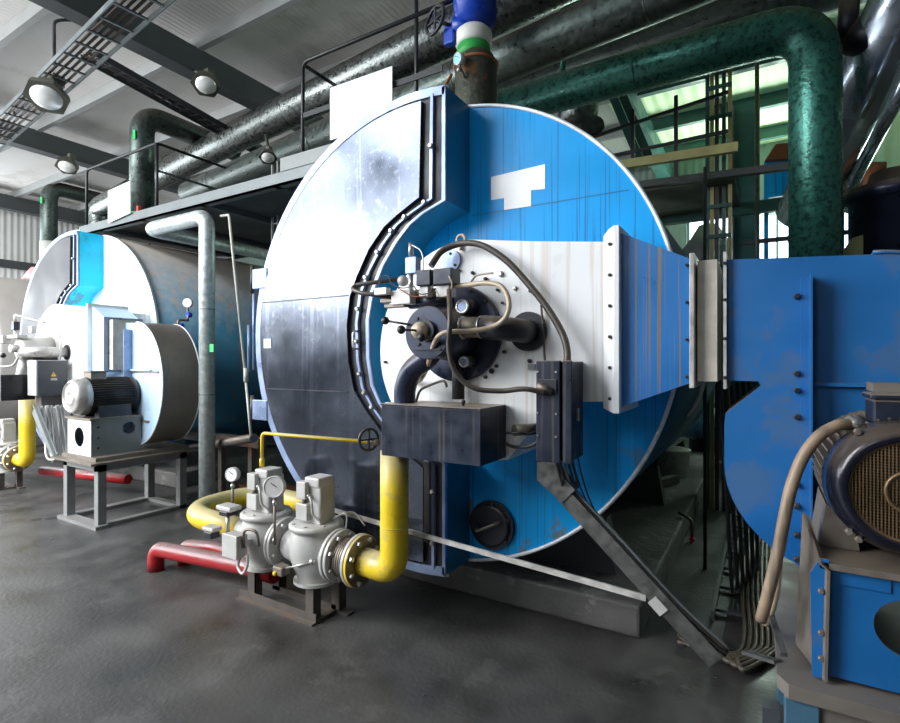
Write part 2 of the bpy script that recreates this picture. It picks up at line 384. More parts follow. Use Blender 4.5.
def arcpts(r, p_top, p_bot, n=48, y=Yf):
    a0 = math.atan2(p_top.z - CZ, p_top.x - CX); a1 = math.atan2(p_bot.z - CZ, p_bot.x - CX)
    if a1 < a0: a1 += 2 * PI
    return [V((CX + r * math.cos(a0 + (a1 - a0) * i / n), y, CZ + r * math.sin(a0 + (a1 - a0) * i / n))) for i in range(n + 1)]
def dense(path, n=4):
    out = []
    for a, b in zip(path, path[1:]):
        for k in range(n): out.append(a.lerp(b, k / n))
    out.append(path[-1]); return out
Dd = dense(Dp); Sd = dense(Sp)
def frac(f, dy=0): return [a.lerp(b, f) + V((0, dy, 0)) for a, b in zip(Dd, Sd)]

def boiler(label, off, plate, side, door, shell, length, sleek=True):
    off = V(off)
    t = thing('boiler', label, 'boiler', V((CX, 5.5, 0)) + off)
    o = lambda p: V(p) + off
    b = MB(); b.lathe(o((CX, Yr + .03, CZ)), (0, 1, 0), [(0, RB - .01), (length, RB - .01)], 96); b.build('shell', shell, t)
    # front chamber casing (left part)
    outer = arcpts(RB - .004, Sp[0], Sp[-1])
    poly = [o(p) for p in outer] + [o(p) for p in Sp[::-1][1:-1]]
    b = MB(); b.prism(poly, (0, Yr - Yf, 0)); b.build('flue_chamber', side, t)
    b = MB(); b.prism([p + V((0, -.006, 0)) for p in poly], (0, .006, 0)); b.build('gasket_plate', 'gasket_black', t)
    dpoly = [o(p) + V((0, -.035, 0)) for p in arcpts(1.455, Dp[0], Dp[-1])] + [o(p) + V((0, -.035, 0)) for p in Dp[::-1][1:-1]]
    b = MB(); b.prism(dpoly, (0, .03, 0)); dr = b.build('chamber_door', door, t)
    # seams of the door sheets
    for zz in (U(258, 304, Y=Yf).z, U(258, 388, Y=Yf).z):
        xl = CX - math.sqrt(1.455 ** 2 - (zz - CZ) ** 2) + .01; xr = U(352, 300, Y=Yf).x
        b = MB(); b.box(o((xl, Yf - .038, zz - .004)), o((xr, Yf - .034, zz + .004))); b.build('seam', 'black_iron', dr)
    b = MB(); A = arcpts(1.475, Sp[0], Sp[-1]); B = arcpts(RB, Sp[0], Sp[-1])
    b.ribbon([o(p) + V((0, -.022, 0)) for p in A], [o(p) + V((0, -.022, 0)) for p in B], (0, .016, 0)); b.build('edge_frame', 'frame_steel', t)
    b = MB(); b.ribbon([o(p) for p in frac(.38, -.028)], [o(p) for p in frac(.50, -.028)], (0, .022, 0)); b.build('clamp_strip', 'frame_steel', t)
    b = MB(); b.ribbon([o(p) for p in frac(.86, -.022)], [o(p) for p in frac(1.0, -.022)], (0, .016, 0)); b.build('inner_frame', 'frame_steel', t)
    bp = frac(.44, -.028); bolts(t, [o(bp[i]) for i in (2, 5, 9, 13, 17, 21, 26, 30, 34, 37, 40, 49, 51)], (0, -1, 0), .016, .02)
    # recessed front plate right
    rr = RB - .012
    a0 = math.atan2(Sp[0].z - CZ, XS - CX); pts = [V((CX + rr * math.cos(a), Yr, CZ + rr * math.sin(a))) for a in [(-PI / 2 + .0) + PI * i / 72 for i in range(-40, 73 + 40)]]
    b = MB(); b.lathe(o((CX, Yr, CZ)), (0, 1, 0), [(0, 0), (0, rr), (.03, rr)], 128, smooth=False); b.build('front_plate', plate, t)
    ang0 = math.acos((XS - CX) / RB)
    path = [o((CX + (RB - .004) * math.cos(a), Yr - .004, CZ + (RB - .004) * math.sin(a))) for a in [-ang0 + 2 * ang0 * i / 96 for i in range(97)]]
    b = MB(); b.tube(path, .012, 8); b.build('rim', 'rim_white', t)
    path = [o(p) + V((0, .012, 0)) for p in arcpts(RB + .004, Sp[0], Sp[-1], 80)]
    b = MB(); b.tube(path, .012, 8); b.build('rim', 'rim_white', t)
    # saddles on the plinth
    for y in (3.6, 5.6, 7.6):
        b = MB(); poly = [(CX - 1.05, y, .2), (CX + 1.05, y, .2)] + [(CX + 1.6 * math.cos(a), y, CZ + 1.6 * math.sin(a)) for a in [math.radians(-52 - 76 * i / 16) for i in range(17)]]
        b.prism([o(p) for p in poly], (0, .12, 0)); b.build('saddle', 'sheet_dark', t)
    return t, o

B1, o1 = boiler('huge blue round boiler with a dark glossy door, filling the middle', (0, 0, 0), 'boiler_blue', 'recess_teal', 'door_steel', 'shell_dusty', 5.8)
B2, o2 = boiler('dusty brown and blue boiler behind the left fan', (-5.95, .57, 0), 'pale_overlit', 'cyan_paint', 'door_steel_grey', 'shell_dusty', 5.2)
# third boiler, only its grey shell and front show at the left edge
t = thing('boiler', 'plain grey boiler shell at the far left edge, behind the others', 'boiler', (-13.4, 5.5, 0))
b = MB(); b.lathe((-13.4, 3.9, CZ), (0, 1, 0), [(0, 0), (0, 1.50), (.03, RB), (5.2, RB), (5.2, 0)], 72); b.build('shell', 'shell_grey', t)
b = MB(); b.torus((-13.4, 5.2, CZ), (0, 1, 0), RB + .002, .012, 64, 6); b.build('band', 'beam_grey', t)
for y in (4.4, 7.4):
    b = MB(); b.prism([(-14.5, y, .2), (-12.3, y, .2)] + [(-13.4 + 1.6 * math.cos(a), y, CZ + 1.6 * math.sin(a)) for a in [math.radians(-52 - 76 * i / 16) for i in range(17)]], (0, .12, 0)); b.build('saddle', 'sheet_dark', t)

# boiler 1 details: hinges, sticker, logo patch, manhole
for z in (2.30, 1.27):
    for dz in (.06, -.06):
        pass
    b = MB(); b.box((CX - RB - .05, Yf - .03, z - .08), (CX - RB + .14, Yf - .006, z + .08), .008); h = b.build('hinge', 'frame_steel', B1)
    b = MB(); b.cyl((CX - RB - .04, Yf - .02, z - .11), (CX - RB - .04, Yf - .02, z + .11), .016); b.build('hinge_pin', 'black_iron', h)
p0 = U(264, 339, Y=Yf - .036); p1 = U(271, 348, Y=Yf - .036)
b = MB(); b.box((p0.x, Yf - .0385, p1.z), (p1.x, Yf - .0355, p0.z)); b.build('sticker', 'sticker_white', B1, label='small white square sticker')
lp = [(491,177),(545,164),(545,189),(531,190),(531,206),(504,210),(504,198),(491,200)]
b = MB(); b.prism([U(x, y, Y=Yr - .004) for x, y in lp], (0, .003, 0)); b.build('sticker', 'sticker_white', B1, label='blank white T-shaped sticker')
# seam across the blue plate
q0 = U(470, 224, Y=Yr - .003); q1 = U(640, 190, Y=Yr - .003)
b = MB(); b.bar((XS + .02, Yr - .0015, 2.62), (CX + 1.25, Yr - .0015, 2.62), .003, .005); b.build('seam', 'recess_teal', B1)
# small handle on the clamp strip
hp = U(357, 340, Y=Yf - .03)
b = MB(); b.tube(rnd([(hp.x, Yf - .01, hp.z + .06), (hp.x, Yf - .07, hp.z + .06), (hp.x, Yf - .07, hp.z - .06), (hp.x, Yf - .01, hp.z - .06)], .03), .008, 8); b.build('handle', 'steel', B1)
mh = U(493, 524, Y=Yr)
b = MB(); b.lathe((mh.x, Yr - .001, mh.z), (0, -1, 0), [(0, .155), (.03, .155), (.03, .13), (.05, .13), (.055, .12)], 40, smooth=False)
mo = b.build('manhole_cover', 'black_iron', B1, label='round black manhole cover')
bolts(mo, [V((mh.x + .135 * math.cos(a), Yr - .03, mh.z + .135 * math.sin(a))) for a in [i * PI / 3 + .4 for i in range(6)]], (0, -1, 0), .013, .02, 'black_iron')
b = MB(); b.tube(rnd([(mh.x - .08, Yr - .05, mh.z - .03), (mh.x - .07, Yr - .11, mh.z - .03), (mh.x + .07, Yr - .11, mh.z + .04), (mh.x + .08, Yr - .05, mh.z + .04)], .03), .011, 8); b.build('handle', 'dusty_metal', mo)
b = MB(); b.tube(rnd([(XS + .004, Yf + .0, 1.02), (XS + .004, Yf - .012, 1.0), (XS + .004, Yf - .012, .42)], .01), .007, 6); b.build('edge_strip', 'bright_blue', B1)
# third of the lower door: black clamp bar
b = MB(); b.box((U(428, 480, Y=Yf).x, Yf - .05, .52), (U(434, 480, Y=Yf).x, Yf - .036, 1.03), .004); b.build('clamp_bar', 'black_clean', B1)
# boiler 2: inspection ring and pipe gauge on the shell
b = MB(); b.torus(o2((-1.30, Yr - .01, 2.52)), (0, 1, 0), .19, .02, 40, 8); b.lathe(o2((-1.30, Yr, 2.52)), (0, -1, 0), [(0, .19), (.02, .19)], 40); b.build('inspection_port', 'pale_overlit', B2)

# plinths
b = MB(); b.box((-3.3, 3.22, 0), (-0.62, 9.2, .2), .02); b.build('plinth', 'concrete', cat='plinth', label='rough concrete plinth under the big central boiler')
b = MB(); b.box((-9.2, 3.95, 0), (-6.5, 9.2, .2), .02); b.build('plinth', 'concrete', cat='plinth', label='concrete plinth under the brown boiler behind the left fan')
b = MB(); b.box((-14.7, 4.1, 0), (-12.1, 9.4, .2), .02); b.build('plinth', 'concrete', cat='plinth', label='concrete plinth under the grey shell at the far left')

# ================================================================ WINDBOX + DUCT + FAN
Yw = 2.60
def windbox(label, off, white, duct, span, plat=Yr):
    """burner windbox: rounded left end, runs right to the flange"""
    off = V(off); o = lambda p: V(p) + off
    t = thing('windbox', label, 'air duct', o((-1.2, 2.8, 1.1)))
    cx, cz, r = -1.445, 1.715, .633
    arc = [V((cx + r * math.cos(a), Yw, cz + r * math.sin(a))) for a in [PI / 2 + PI * i / 32 for i in range(33)]]
    x1 = -.605
    poly = arc + [V((cx + .25, Yw, cz - r + .03)), V((-.93, Yw, 1.44)), V((x1, Yw, 1.455)), V((x1, Yw, 2.235)), V((-1.05, Yw, 2.29))]
    b = MB(); b.prism([o(p) for p in poly], (0, plat - Yw - off.y + 0, 0)); b.build('casing', white, t)
    # flange
    fx = -.60
    b = MB(); b.box(o((fx - .012, Yw - .05, 1.40)), o((fx + .012, Yr - .04, 2.305)), .003); f = b.build('flange', 'windbox_white', t)
    b = MB(); b.prism([o((fx - .075, Yw - .004, 1.42)), o((fx - .012, Yw - .05, 1.40)), o((fx - .012, Yw - .05, 2.305)), o((fx - .05, Yw - .004, 2.30)), o((fx - .075, Yw - .004, 2.27))], (0, .003, 0)); b.build('flange_lip', 'windbox_white', t)
    bolts(t, [o((fx - .035, Yw - .03, z)) for z in (1.47, 1.62, 1.77, 1.92, 2.07, 2.22)], (0, -1, 0), .009, .018, 'black_iron')
    # transition
    x2 = -.275
    A = [o(p) for p in ((fx + .012, Yw, 1.43), (fx + .012, Yr - .06, 1.43), (fx + .012, Yr - .06, 2.275), (fx + .012, Yw, 2.275))]
    B = [o(p) for p in ((x2, Yw, 1.555), (x2, Yr - .06, 1.555), (x2, Yr - .06, 2.115), (x2, Yw, 2.115))]
    b = MB(); a_ = [b.bm.verts.new(p) for p in A]; b_ = [b.bm.verts.new(p) for p in B]
    for k in range(4): b.bm.faces.new([a_[k], a_[(k + 1) % 4], b_[(k + 1) % 4], b_[k]])
    b.bm.faces.new(a_); b.bm.faces.new(b_[::-1]); b.build('transition', duct, t)
    b = MB(); b.box(o((x2 - .008, Yw - .03, 1.53)), o((x2 + .012, Yr - .05, 2.14)), .003); b.build('end_flange', 'bar_metal' if duct == 'duct_blue' else 'frame_steel', t)
    bolts(t, [o((x2 - .02, Yw - .006, z)) for z in (1.58, 1.75, 1.92, 2.09)], (0, -1, 0), .008, .02, 'black_iron')
    return t, o
W1, w1 = windbox('white duct box on the big boiler, tapering blue section with rust drips', (0, 0, 0), 'windbox_white', 'duct_blue', 0)
# flexible joint
x2 = -.26
b = MB(); b.box((x2 + .005, 2.62, 1.56), (x2 + .085, 2.95, 2.11)); fj = b.build('flexible_joint', 'flex_cloth', cat='duct joint', label='cream cloth duct joint between the two blue ducts')
W2, w2 = windbox('white duct box of the left boiler, behind the warning cabinet', (-5.9, .35, 0), 'windbox_white', 'fan_pale_blue', 0, plat=3.61)
b = MB(); b.box(w2((x2 + .005, 2.62, 1.56)), w2((x2 + .085, 2.95, 2.11))); b.build('flexible_joint', 'flex_cloth', cat='duct joint', label='cloth duct joint above the left fan motor')

def fan(label, off, cx, plate, shell, base, cowlmat, bodymat, x0, Yp, leftflange=True, cowl_n=48, stripx=.14):
    """centrifugal fan: outlet box on the left, scroll round the centre cx, motor in front"""
    off = V(off); o = lambda p: V(p) + off
    t = thing('fan', label, 'fan', o((cx, Yp, .64)))
    W = .42
    # side plate outline
    zt = 2.10; ztr = 2.06
    out = [V((x0, Yp, zt)), V((x0, Yp, 1.565)), V((x0 + .12, Yp, 1.565)), V((x0 + .128, Yp, 1.545)), V((x0 - .005, Yp, 1.42)), V((x0 - .010, Yp, 1.37)), V((x0 - .010, Yp, 1.20))]
    cz = 1.41
    for a in range(186, 271, 7):
        an = math.radians(a); out.append(V((cx + (cx - x0 + .01) * math.cos(an), Yp, 1.20 + .45 * math.sin(an))))
    rr = .50
    right = [V((cx + rr * math.cos(math.radians(a)), Yp, cz + .66 * math.sin(math.radians(a)))) for a in range(-85, 91, 5)]
    poly = out + right
    b = MB(); b.prism([o(p) for p in poly], (0, W, 0)); cs = b.build('casing', plate, t)
    # wrap sheet round the scroll
    path = [V((cx + rr * math.cos(math.radians(a)), Yp, cz + .66 * math.sin(math.radians(a)))) for a in range(-90, 91, 4)]
    path2 = [V((cx + (rr + .008) * math.cos(math.radians(a)), Yp, cz + .668 * math.sin(math.radians(a)))) for a in range(-90, 91, 4)]
    b = MB(); b.ribbon([o(p) for p in path], [o(p) for p in path2], (0, W, 0)); b.build('scroll_sheet', shell, t)
    for yy in (-.004, W):
        b = MB(); b.tube([o(p) + V((0, yy, 0)) for p in path2], .008, 6); b.build('scroll_rim', 'rim_white' if shell == 'fan_shell_brown' else plate, t)
    # vertical angle strip with bolts
    sx = x0 + .27 if leftflange else cx - .12
    b = MB(); b.box(o((sx, Yp - .012, .76)), o((sx + .035, Yp - .0005, 2.0))); b.box(o((sx + .03, Yp - .09, .76)), o((sx + .036, Yp - .0005, 2.0))); b.build('angle_strip', plate if leftflange else 'frame_steel', t)
    bolts(t, [o((sx - .012, Yp - .0, z)) for z in (1.92, 1.60, 1.53, 1.42, 1.14, 1.05, .93, .83)], (0, -1, 0), .013, .03, 'black_iron')
    b = MB(); b.box(o((sx + .04, Yp - .03, 1.55)), o((cx + .3, Yp - .0005, 1.565))); b.build('seam_strip', plate, t)
    b = MB(); b.box(o((x0 - .012, Yp - .03, 1.53)), o((x0, Yp + W - .05, 2.13))); b.build('inlet_flange', 'bar_metal' if leftflange else 'frame_steel', t)
    bolts(t, [o((x0 - .006, Yp - .03, z)) for z in (1.58, 1.75, 1.92, 2.08)], (0, -1, 0), .008, .008, 'black_iron')
    return t, o

F1, f1 = fan('big blue fan housing at the right edge with bolted strip', (0, 0, 0), .37, 'fan_blue', 'fan_blue', 'fan_blue', 'cowl_navy', 'motor_dust', -.135, 2.60)
F2, f2 = fan('pale fan housing with brown curved side on the left stand', (-6.22, .50, 0), .37, 'fan_pale_blue', 'fan_shell_brown', 'fan_blue', 'motor_pale', 'black_iron', -.30, 2.60, False)
# grey drilled strip and stays on the pale fan
b = MB(); b.box(f2((-.02, 2.50, 1.62)), f2((.04, 2.515, 2.0))); b.box(f2((-.02, 2.515, 1.64)), f2((-.01, 2.60, 1.98))); b.build('drilled_strip', 'beam_grey', F2)
for z in (1.53, 1.0):
    b = MB(); b.box(f2((.26, 2.585, z)), f2((.8 if z > 1.2 else .62, 2.599, z + .018))); b.build('stay_strip', 'dusty_metal', F2)

def motor(label, c, r, L, bodymat, cowlmat, grille=True, parent_cat='motor'):
    """electric motor, axis along Y, fan cowl facing the camera at y=c.y"""
    c = V(c); t = thing('electric_motor', label, parent_cat, (c.x, c.y + L / 2, c.z - r * 1.22))
    b = MB(); cl = .21 * L
    b.lathe(c, (0, 1, 0), [(0, r * .70), (.0, r * .74), (-.015, r * .76), (.01, r * .90), (.05, r * 1.0), (cl, r * 1.03), (cl, r * .9)], 64, caps=False)
    b.build('fan_cowl', cowlmat, t)
    if grille:
        b = MB(); n = 17; g = .74 * r
        for i in range(-n, n + 1):
            x = i * g / n; h = math.sqrt(max(0, g * g - x * x))
            if h > .01:
                b.box((c.x + x - .0017, c.y - .004, c.z - h), (c.x + x + .0017, c.y - .001, c.z + h))
                b.box((c.x - h, c.y - .001, c.z + x - .0010), (c.x + h, c.y + .002, c.z + x + .0010))
        b.torus(c, (0, 1, 0), g, .006, 48, 6); b.torus(c + V((0, -.004, 0)), (0, 1, 0), .3 * r, .006, 32, 6); b.build('grille', 'grille_brass', t)
    else:
        b = MB(); b.lathe(c + V((0, .004, 0)), (0, -1, 0), [(0, r * .74), (.004, r * .70), (.004, r * .5), (.012, r * .45), (.012, r * .3), (.006, r * .25), (.01, 0)], 40); b.build('end_cover', cowlmat, t)
    b = MB(); b.lathe(c + V((0, .02, 0)), (0, 1, 0), [(0, 0), (0, r * .68), (.01, 0)], 32, caps=False); b.build('inner_fan', 'gasket_black', t)
    b = MB(); b.lathe(c + V((0, cl * .8, 0)), (0, 1, 0), [(0, r * .85), (L - cl * .8, r * .85)], 48); b.build('stator', bodymat, t)
    b = MB()
    for i in range(44):
        a = 2 * PI * i / 44
        d = V((math.cos(a), 0, math.sin(a)))
        p = c + d * r * .91 + V((0, cl + .004, 0)); q = p + V((0, L - cl - .07, 0))
        b.bar(p, q, .006, r * .26, up=d)
    b.build('cooling_fins', bodymat, t)
    b = MB(); b.lathe(c + V((0, L - .07, 0)), (0, 1, 0), [(0, r * .96), (.05, r * 1.0), (.069, r * .8)], 48); b.build('end_shield', bodymat, t)
    # feet
    for sx in (-1, 1):
        b = MB(); b.prism([(c.x + sx * r * .55, c.y + cl + .05, c.z - r * .7), (c.x + sx * r * .95, c.y + cl + .05, c.z - r * .5), (c.x + sx * r * 1.05, c.y + cl + .05, c.z - r * 1.21), (c.x + sx * r * .5, c.y + cl + .05, c.z - r * 1.21)], (0, L - cl - .16, 0)); b.build('foot', bodymat, t)
    # terminal box
    b = MB(); b.box((c.x - .07, c.y + cl + .02, c.z + r * .9), (c.x + .09, c.y + cl + .17, c.z + r * 1.32), .008); b.box((c.x - .078, c.y + cl + .012, c.z + r * 1.32), (c.x + .098, c.y + cl + .178, c.z + r * 1.40), .004)
    b.build('terminal_box', 'box_navy' if grille else 'dusty_metal', t)
    return t
EM1 = motor('dusty motor with navy cowl and brass mesh grille, right edge', (.375, 2.0, 1.265), .20, .58, 'motor_dust', 'cowl_navy')
EM2 = motor('small motor with pale round end cover and black fins, left', (-5.93, 2.50, 1.295), .185, .60, 'black_iron', 'motor_pale', grille=False)
bolts(EM1, [V((.375 + .205 * math.cos(a), 2.05, 1.265 + .205 * math.sin(a))) for a in (2.2, 3.95, 4.1)], (0, -1, 0), .012, .02, 'dusty_metal')

def motor_base(label, x0, x1, y0, y1, z0, z1, m, hole_r, dusty):
    t = thing('motor_base', label, 'machine base', ((x0 + x1) / 2, (y0 + y1) / 2, z0))
    b = MB(); b.box((x0 - .02, y0 - .02, z1 - .02), (x1 + .02, y1, z1)); b.build('top_plate', dusty, t)
    # front plate with round hole (ring of quads)
    def holed(b, cx, cz, r, axis):
        n = 48; bm = b.bm
        def rim(a):
            dx, dz = math.cos(a), math.sin(a); k = 1e9
            lo, hi = (x0, x1) if axis == 'y' else (y0, y1)
            for (lim, d) in ((hi - cx, dx), (lo - cx, dx)):
                if abs(d) > 1e-6 and lim / d > 0: k = min(k, lim / d)
            for (lim, d) in ((z1 - .02 - cz, dz), (z0 - cz, dz)):
                if abs(d) > 1e-6 and lim / d > 0: k = min(k, lim / d)
            return dx * k, dz * k
        cs = [math.atan2(zz - cz, xx - cx) for xx in ((x0, x1) if axis == 'y' else (y0, y1)) for zz in (z0, z1 - .02)]
        angs = sorted([2 * PI * i / n - PI for i in range(n)] + cs)
        P = lambda x, z, th: V((x, y0 + th, z)) if axis == 'y' else V((x1 - th, x, z))
        rg = []
        for a in angs:
            ex, ez = rim(a)
            rg.append([bm.verts.new(P(cx + r * math.cos(a), cz + r * math.sin(a), 0)), bm.verts.new(P(cx + ex, cz + ez, 0)),
                       bm.verts.new(P(cx + ex, cz + ez, .008)), bm.verts.new(P(cx + r * math.cos(a), cz + r * math.sin(a), .008))])
        m_ = len(rg)
        for i in range(m_):
            A, B = rg[i], rg[(i + 1) % m_]
            for j in range(4): 
                try: bm.faces.new([A[j], A[(j + 1) % 4], B[(j + 1) % 4], B[j]])
                except ValueError: pass
    return t, holed
# right fan base
MB1, holed = motor_base('blue motor base with round hole and dusty edges, right edge', .175, .80, 2.02, 2.59, .66, 1.02, 'fan_blue', .09, 'motor_dust')
b = MB(); holed(b, .375, .855, .085, 'y'); b.build('front_plate', 'fan_blue', MB1)
b = MB(); b.box((.175, 2.03, .66), (.19, 2.59, 1.0)); b.box((.785, 2.03, .66), (.80, 2.59, 1.0)); b.build('side_plate', 'fan_blue', MB1)
b = MB(); b.prism([(.165, 1.985, .655), (.172, 1.985, 1.0), (.150, 1.985, 1.02), (.12, 2.2, 1.12), (.10, 2.2, .655)], (.008, .0, 0)) ; b.build('end_web', 'motor_dust', MB1)
b = MB(); b.prism([(.135, 2.0, .655), (.178, 2.0, .655), (.178, 2.0, 1.03), (.155, 2.0, 1.03), (.13, 2.0, .98)], (0, .012, 0)); b.build('corner_post', 'fan_blue', MB1)
b = MB(); b.box((.185, 2.015, .955), (.33, 2.03, .995)); b.build('hanger_strip', 'fan_blue', MB1)
bolts(MB1, [V((.158, 2.0, z)) for z in (.72, .80, .93)], (0, -1, 0), .009, .012, 'dusty_metal')
# left base
def hb(x0_, x1_, y0_, y1_): pass
MB2, holed2 = motor_base('dark blue motor base with two round holes on the left stand', -6.22, -5.73, 2.60, 3.08, .70, 1.08, 'fan_blue', .09, 'dusty_metal')
b = MB(); holed2(b, -5.98, .88, .10, 'y'); b.build('front_plate', 'pale_overlit', MB2)
b = MB(); holed2(b, 2.96, .95, .065, 'x'); b.build('side_plate', 'beam_grey', MB2)
b = MB(); b.box((-6.22, 2.61, .70), (-6.21, 3.08, 1.06)); b.build('side_plate', 'beam_grey', MB2)
bolts(MB2, [V((-5.73, 2.66, z)) for z in (.78, .88, .99)], (1, 0, 0), .014, .012, 'black_iron')

def frame_stand(label, x0, x1, y0, y1, h, w, m, topm, plate=True):
    t = thing('machine_stand', label, 'stand', ((x0 + x1) / 2, (y0 + y1) / 2, 0))
    for x in (x0, x1 - w):
        for y in (y0, y1 - w):
            b = MB(); b.box((x, y, 0), (x + w, y + w, h - (w if plate else .001)), .004); b.build('leg', m, t)
    b = MB()
    for (A, B) in (((x0, y0), (x1, y0 + w)), ((x0, y1 - w), (x1, y1)), ((x0, y0), (x0 + w, y1)), ((x1 - w, y0), (x1, y1))):
        b.box((A[0] + (0 if plate else .012), A[1] + (0 if plate else .012), h - w), (B[0], B[1], h - (0 if plate else .002)))
    b.build('top_frame', topm, t)
    if plate:
        b = MB()
        for (A, B) in (((x0 - .04, y0 - .04), (x1 + .04, y0 + w)), ((x0, y1 - w), (x1, y1)), ((x0 - .03, y0), (x0 + w, y1)), ((x1 - w, y0), (x1, y1))):
            b.box((A[0], A[1], 0), (B[0], B[1], .035))
        b.build('foot_frame', m, t)
    return t
st2 = frame_stand('grey steel box-section stand under the left fan', -6.32, -5.6, 2.6, 3.52, .64, .08, 'stand_grey', 'stand_grey')
b = MB(); b.box((-6.36, 2.50, .64), (-5.52, 3.60, .66)); b.box((-6.30, 2.58, .66), (-5.6, 3.55, .70)); b.build('base_plate', 'dusty_metal', st2)
st1 = frame_stand('blue stand leg and dusty frame under the right-hand motor', .06, 1.0, 1.94, 3.05, .60, .09, 'stand_blue', 'plate_dusty', plate=False)
b = MB(); b.prism([(.04, 1.98, .6), (.07, 1.93, .6), (1.02, 1.93, .6), (1.02, 3.1, .6), (.04, 3.1, .6)], (0, 0, .045)); b.build('base_plate', 'plate_dusty', st1)
for x in (-6.42, -6.50):
    b = MB(); b.lathe((x, 2.55 + (x + 6.4) * 1.2, .002), (0, 0, 1), [(0, .05), (.001, .05)], 20, smooth=False)
    b.build('oil_stain', 'stain_dark', cat='stain', label='small dark floor spot, %s by the left stand foot' % ('nearer one' if x < -6.45 else 'farther one'))

# ================================================================ BURNER 1
BX, BZ = -1.50, 1.80
t = BR = thing('burner', 'blue-black round gas burner in the middle of the white plate', 'burner', (BX, 2.5, 1.5))
sub(t, 'rear_flange', 'burner_blue_black', lambda b: b.lathe((BX, Yw - .001, BZ + .01), (0, -1, 0), [(0, .275), (.03, .275), (.035, .265), (.035, 0)], 64, smooth=False))
for (dx, dz, rr) in ((.10, .15, .055), (.11, -.15, .04)):
    sub(t, 'port', 'black_iron', lambda b: b.cyl((BX + dx, Yw - .03, BZ + dz), (BX + dx, Yw - .14, BZ + dz), rr * .8))
    sub(t, 'port_ring', 'steel', lambda b: b.torus((BX + dx, Yw - .14, BZ + dz), (0, 1, 0), rr * .62, .008))
    sub(t, 'port_cap', 'frame_steel', lambda b: b.cyl((BX + dx, Yw - .139, BZ + dz), (BX + dx, Yw - .143, BZ + dz), rr * .5))
sub(t, 'barrel', 'burner_blue_black', lambda b: b.lathe((BX, Yw - .03, BZ), (0, -1, 0), [(0, .15), (.10, .145), (.28, .118), (.285, .11)], 56))
sub(t, 'front_disc', 'burner_blue_black', lambda b: b.lathe((BX, 2.285, BZ), (0, -1, 0), [(0, .135), (.003, .14), (.018, .14), (.022, .136), (.022, 0)], 56, smooth=False))
sub(t, 'knob', 'hose_beige', lambda b: b.lathe((BX - .02, 2.264, BZ + .01), (0, -1, 0), [(0, .046), (.05, .044), (.055, .036), (.07, .034), (.072, 0)], 32))
sub(t, 'knob', 'black_iron', lambda b: b.lathe((BX + .0, 2.264, BZ + .01), (0, -1, 0), [(0, .056), (.025, .056)], 32))
for p, q in (((BX - .10, 2.25, BZ + .045), (BX - .24, 2.22, BZ + .07)), ((BX - .02, 2.20, BZ + .01), (BX - .06, 2.12, BZ + .01)), ((BX + .06, 2.24, BZ - .03), (BX + .05, 2.14, BZ - .03))):
    lv = sub(t, 'lever', 'black_iron', lambda b: b.cyl(p, q, .006)); sub(lv, 'ball', 'black_clean', lambda b: b.ball(q, .022))
sub(t, 'slot_plate', 'black_iron', lambda b: b.box((BX - .08, 2.255, BZ - .092), (BX + .09, 2.264, BZ - .084)))
bolts(t, [V((BX + .05, 2.263, BZ - .07)), V((BX - .05, 2.263, BZ - .06)), V((BX - .06, 2.263, BZ + .075))], (0, -1, 0), .010, .008, 'black_iron')
bolts(t, [V((BX + .255 * math.cos(a), Yw - .035, BZ + .01 + .255 * math.sin(a))) for a in (.2, .75, 1.2, -.5, -1.0, -1.5)], (0, -1, 0), .011, .012, 'black_iron')
# lower black elbow to the control box
pth = spline([(BX - .03, 2.42, BZ - .02), (BX - .08, 2.40, BZ - .12), (BX - .19, 2.40, BZ - .20), (BX - .245, 2.41, BZ - .30), (BX - .255, 2.42, 1.40)], 8)
sub(t, 'gas_elbow', 'burner_blue_black', lambda b: b.tube(pth, .062, 24))
# right-hand stub into the face
sub(t, 'air_stub', 'dusty_metal', lambda b: b.cyl((BX + .10, 2.42, BZ + .03), (BX + .25, 2.42, BZ + .03), .055))
sub(t, 'clamp_ring', 'steel', lambda b: b.torus((BX + .13, 2.42, BZ + .03), (1, 0, 0), .056, .008))
sub(t, 'clamp_ring', 'steel', lambda b: b.torus((BX + .24, 2.42, BZ + .03), (1, 0, 0), .056, .006))
sub(t, 'air_elbow', 'black_iron', lambda b: b.tube(rnd([(BX + .25, 2.42, BZ + .03), (BX + .43, 2.42, BZ + .01), (BX + .43, 2.6, BZ + .01)], .12), .062, 24))
sub(t, 'elbow_flange', 'black_iron', lambda b: b.lathe((BX + .43, Yw - .001, BZ + .01), (0, -1, 0), [(0, .105), (.02, .105)], 40, smooth=False))
sub(t, 'gas_riser', 'black_iron', lambda b: b.cyl((BX + .04, 2.52, BZ - .14), (BX + .04, 2.52, 1.44), .035))
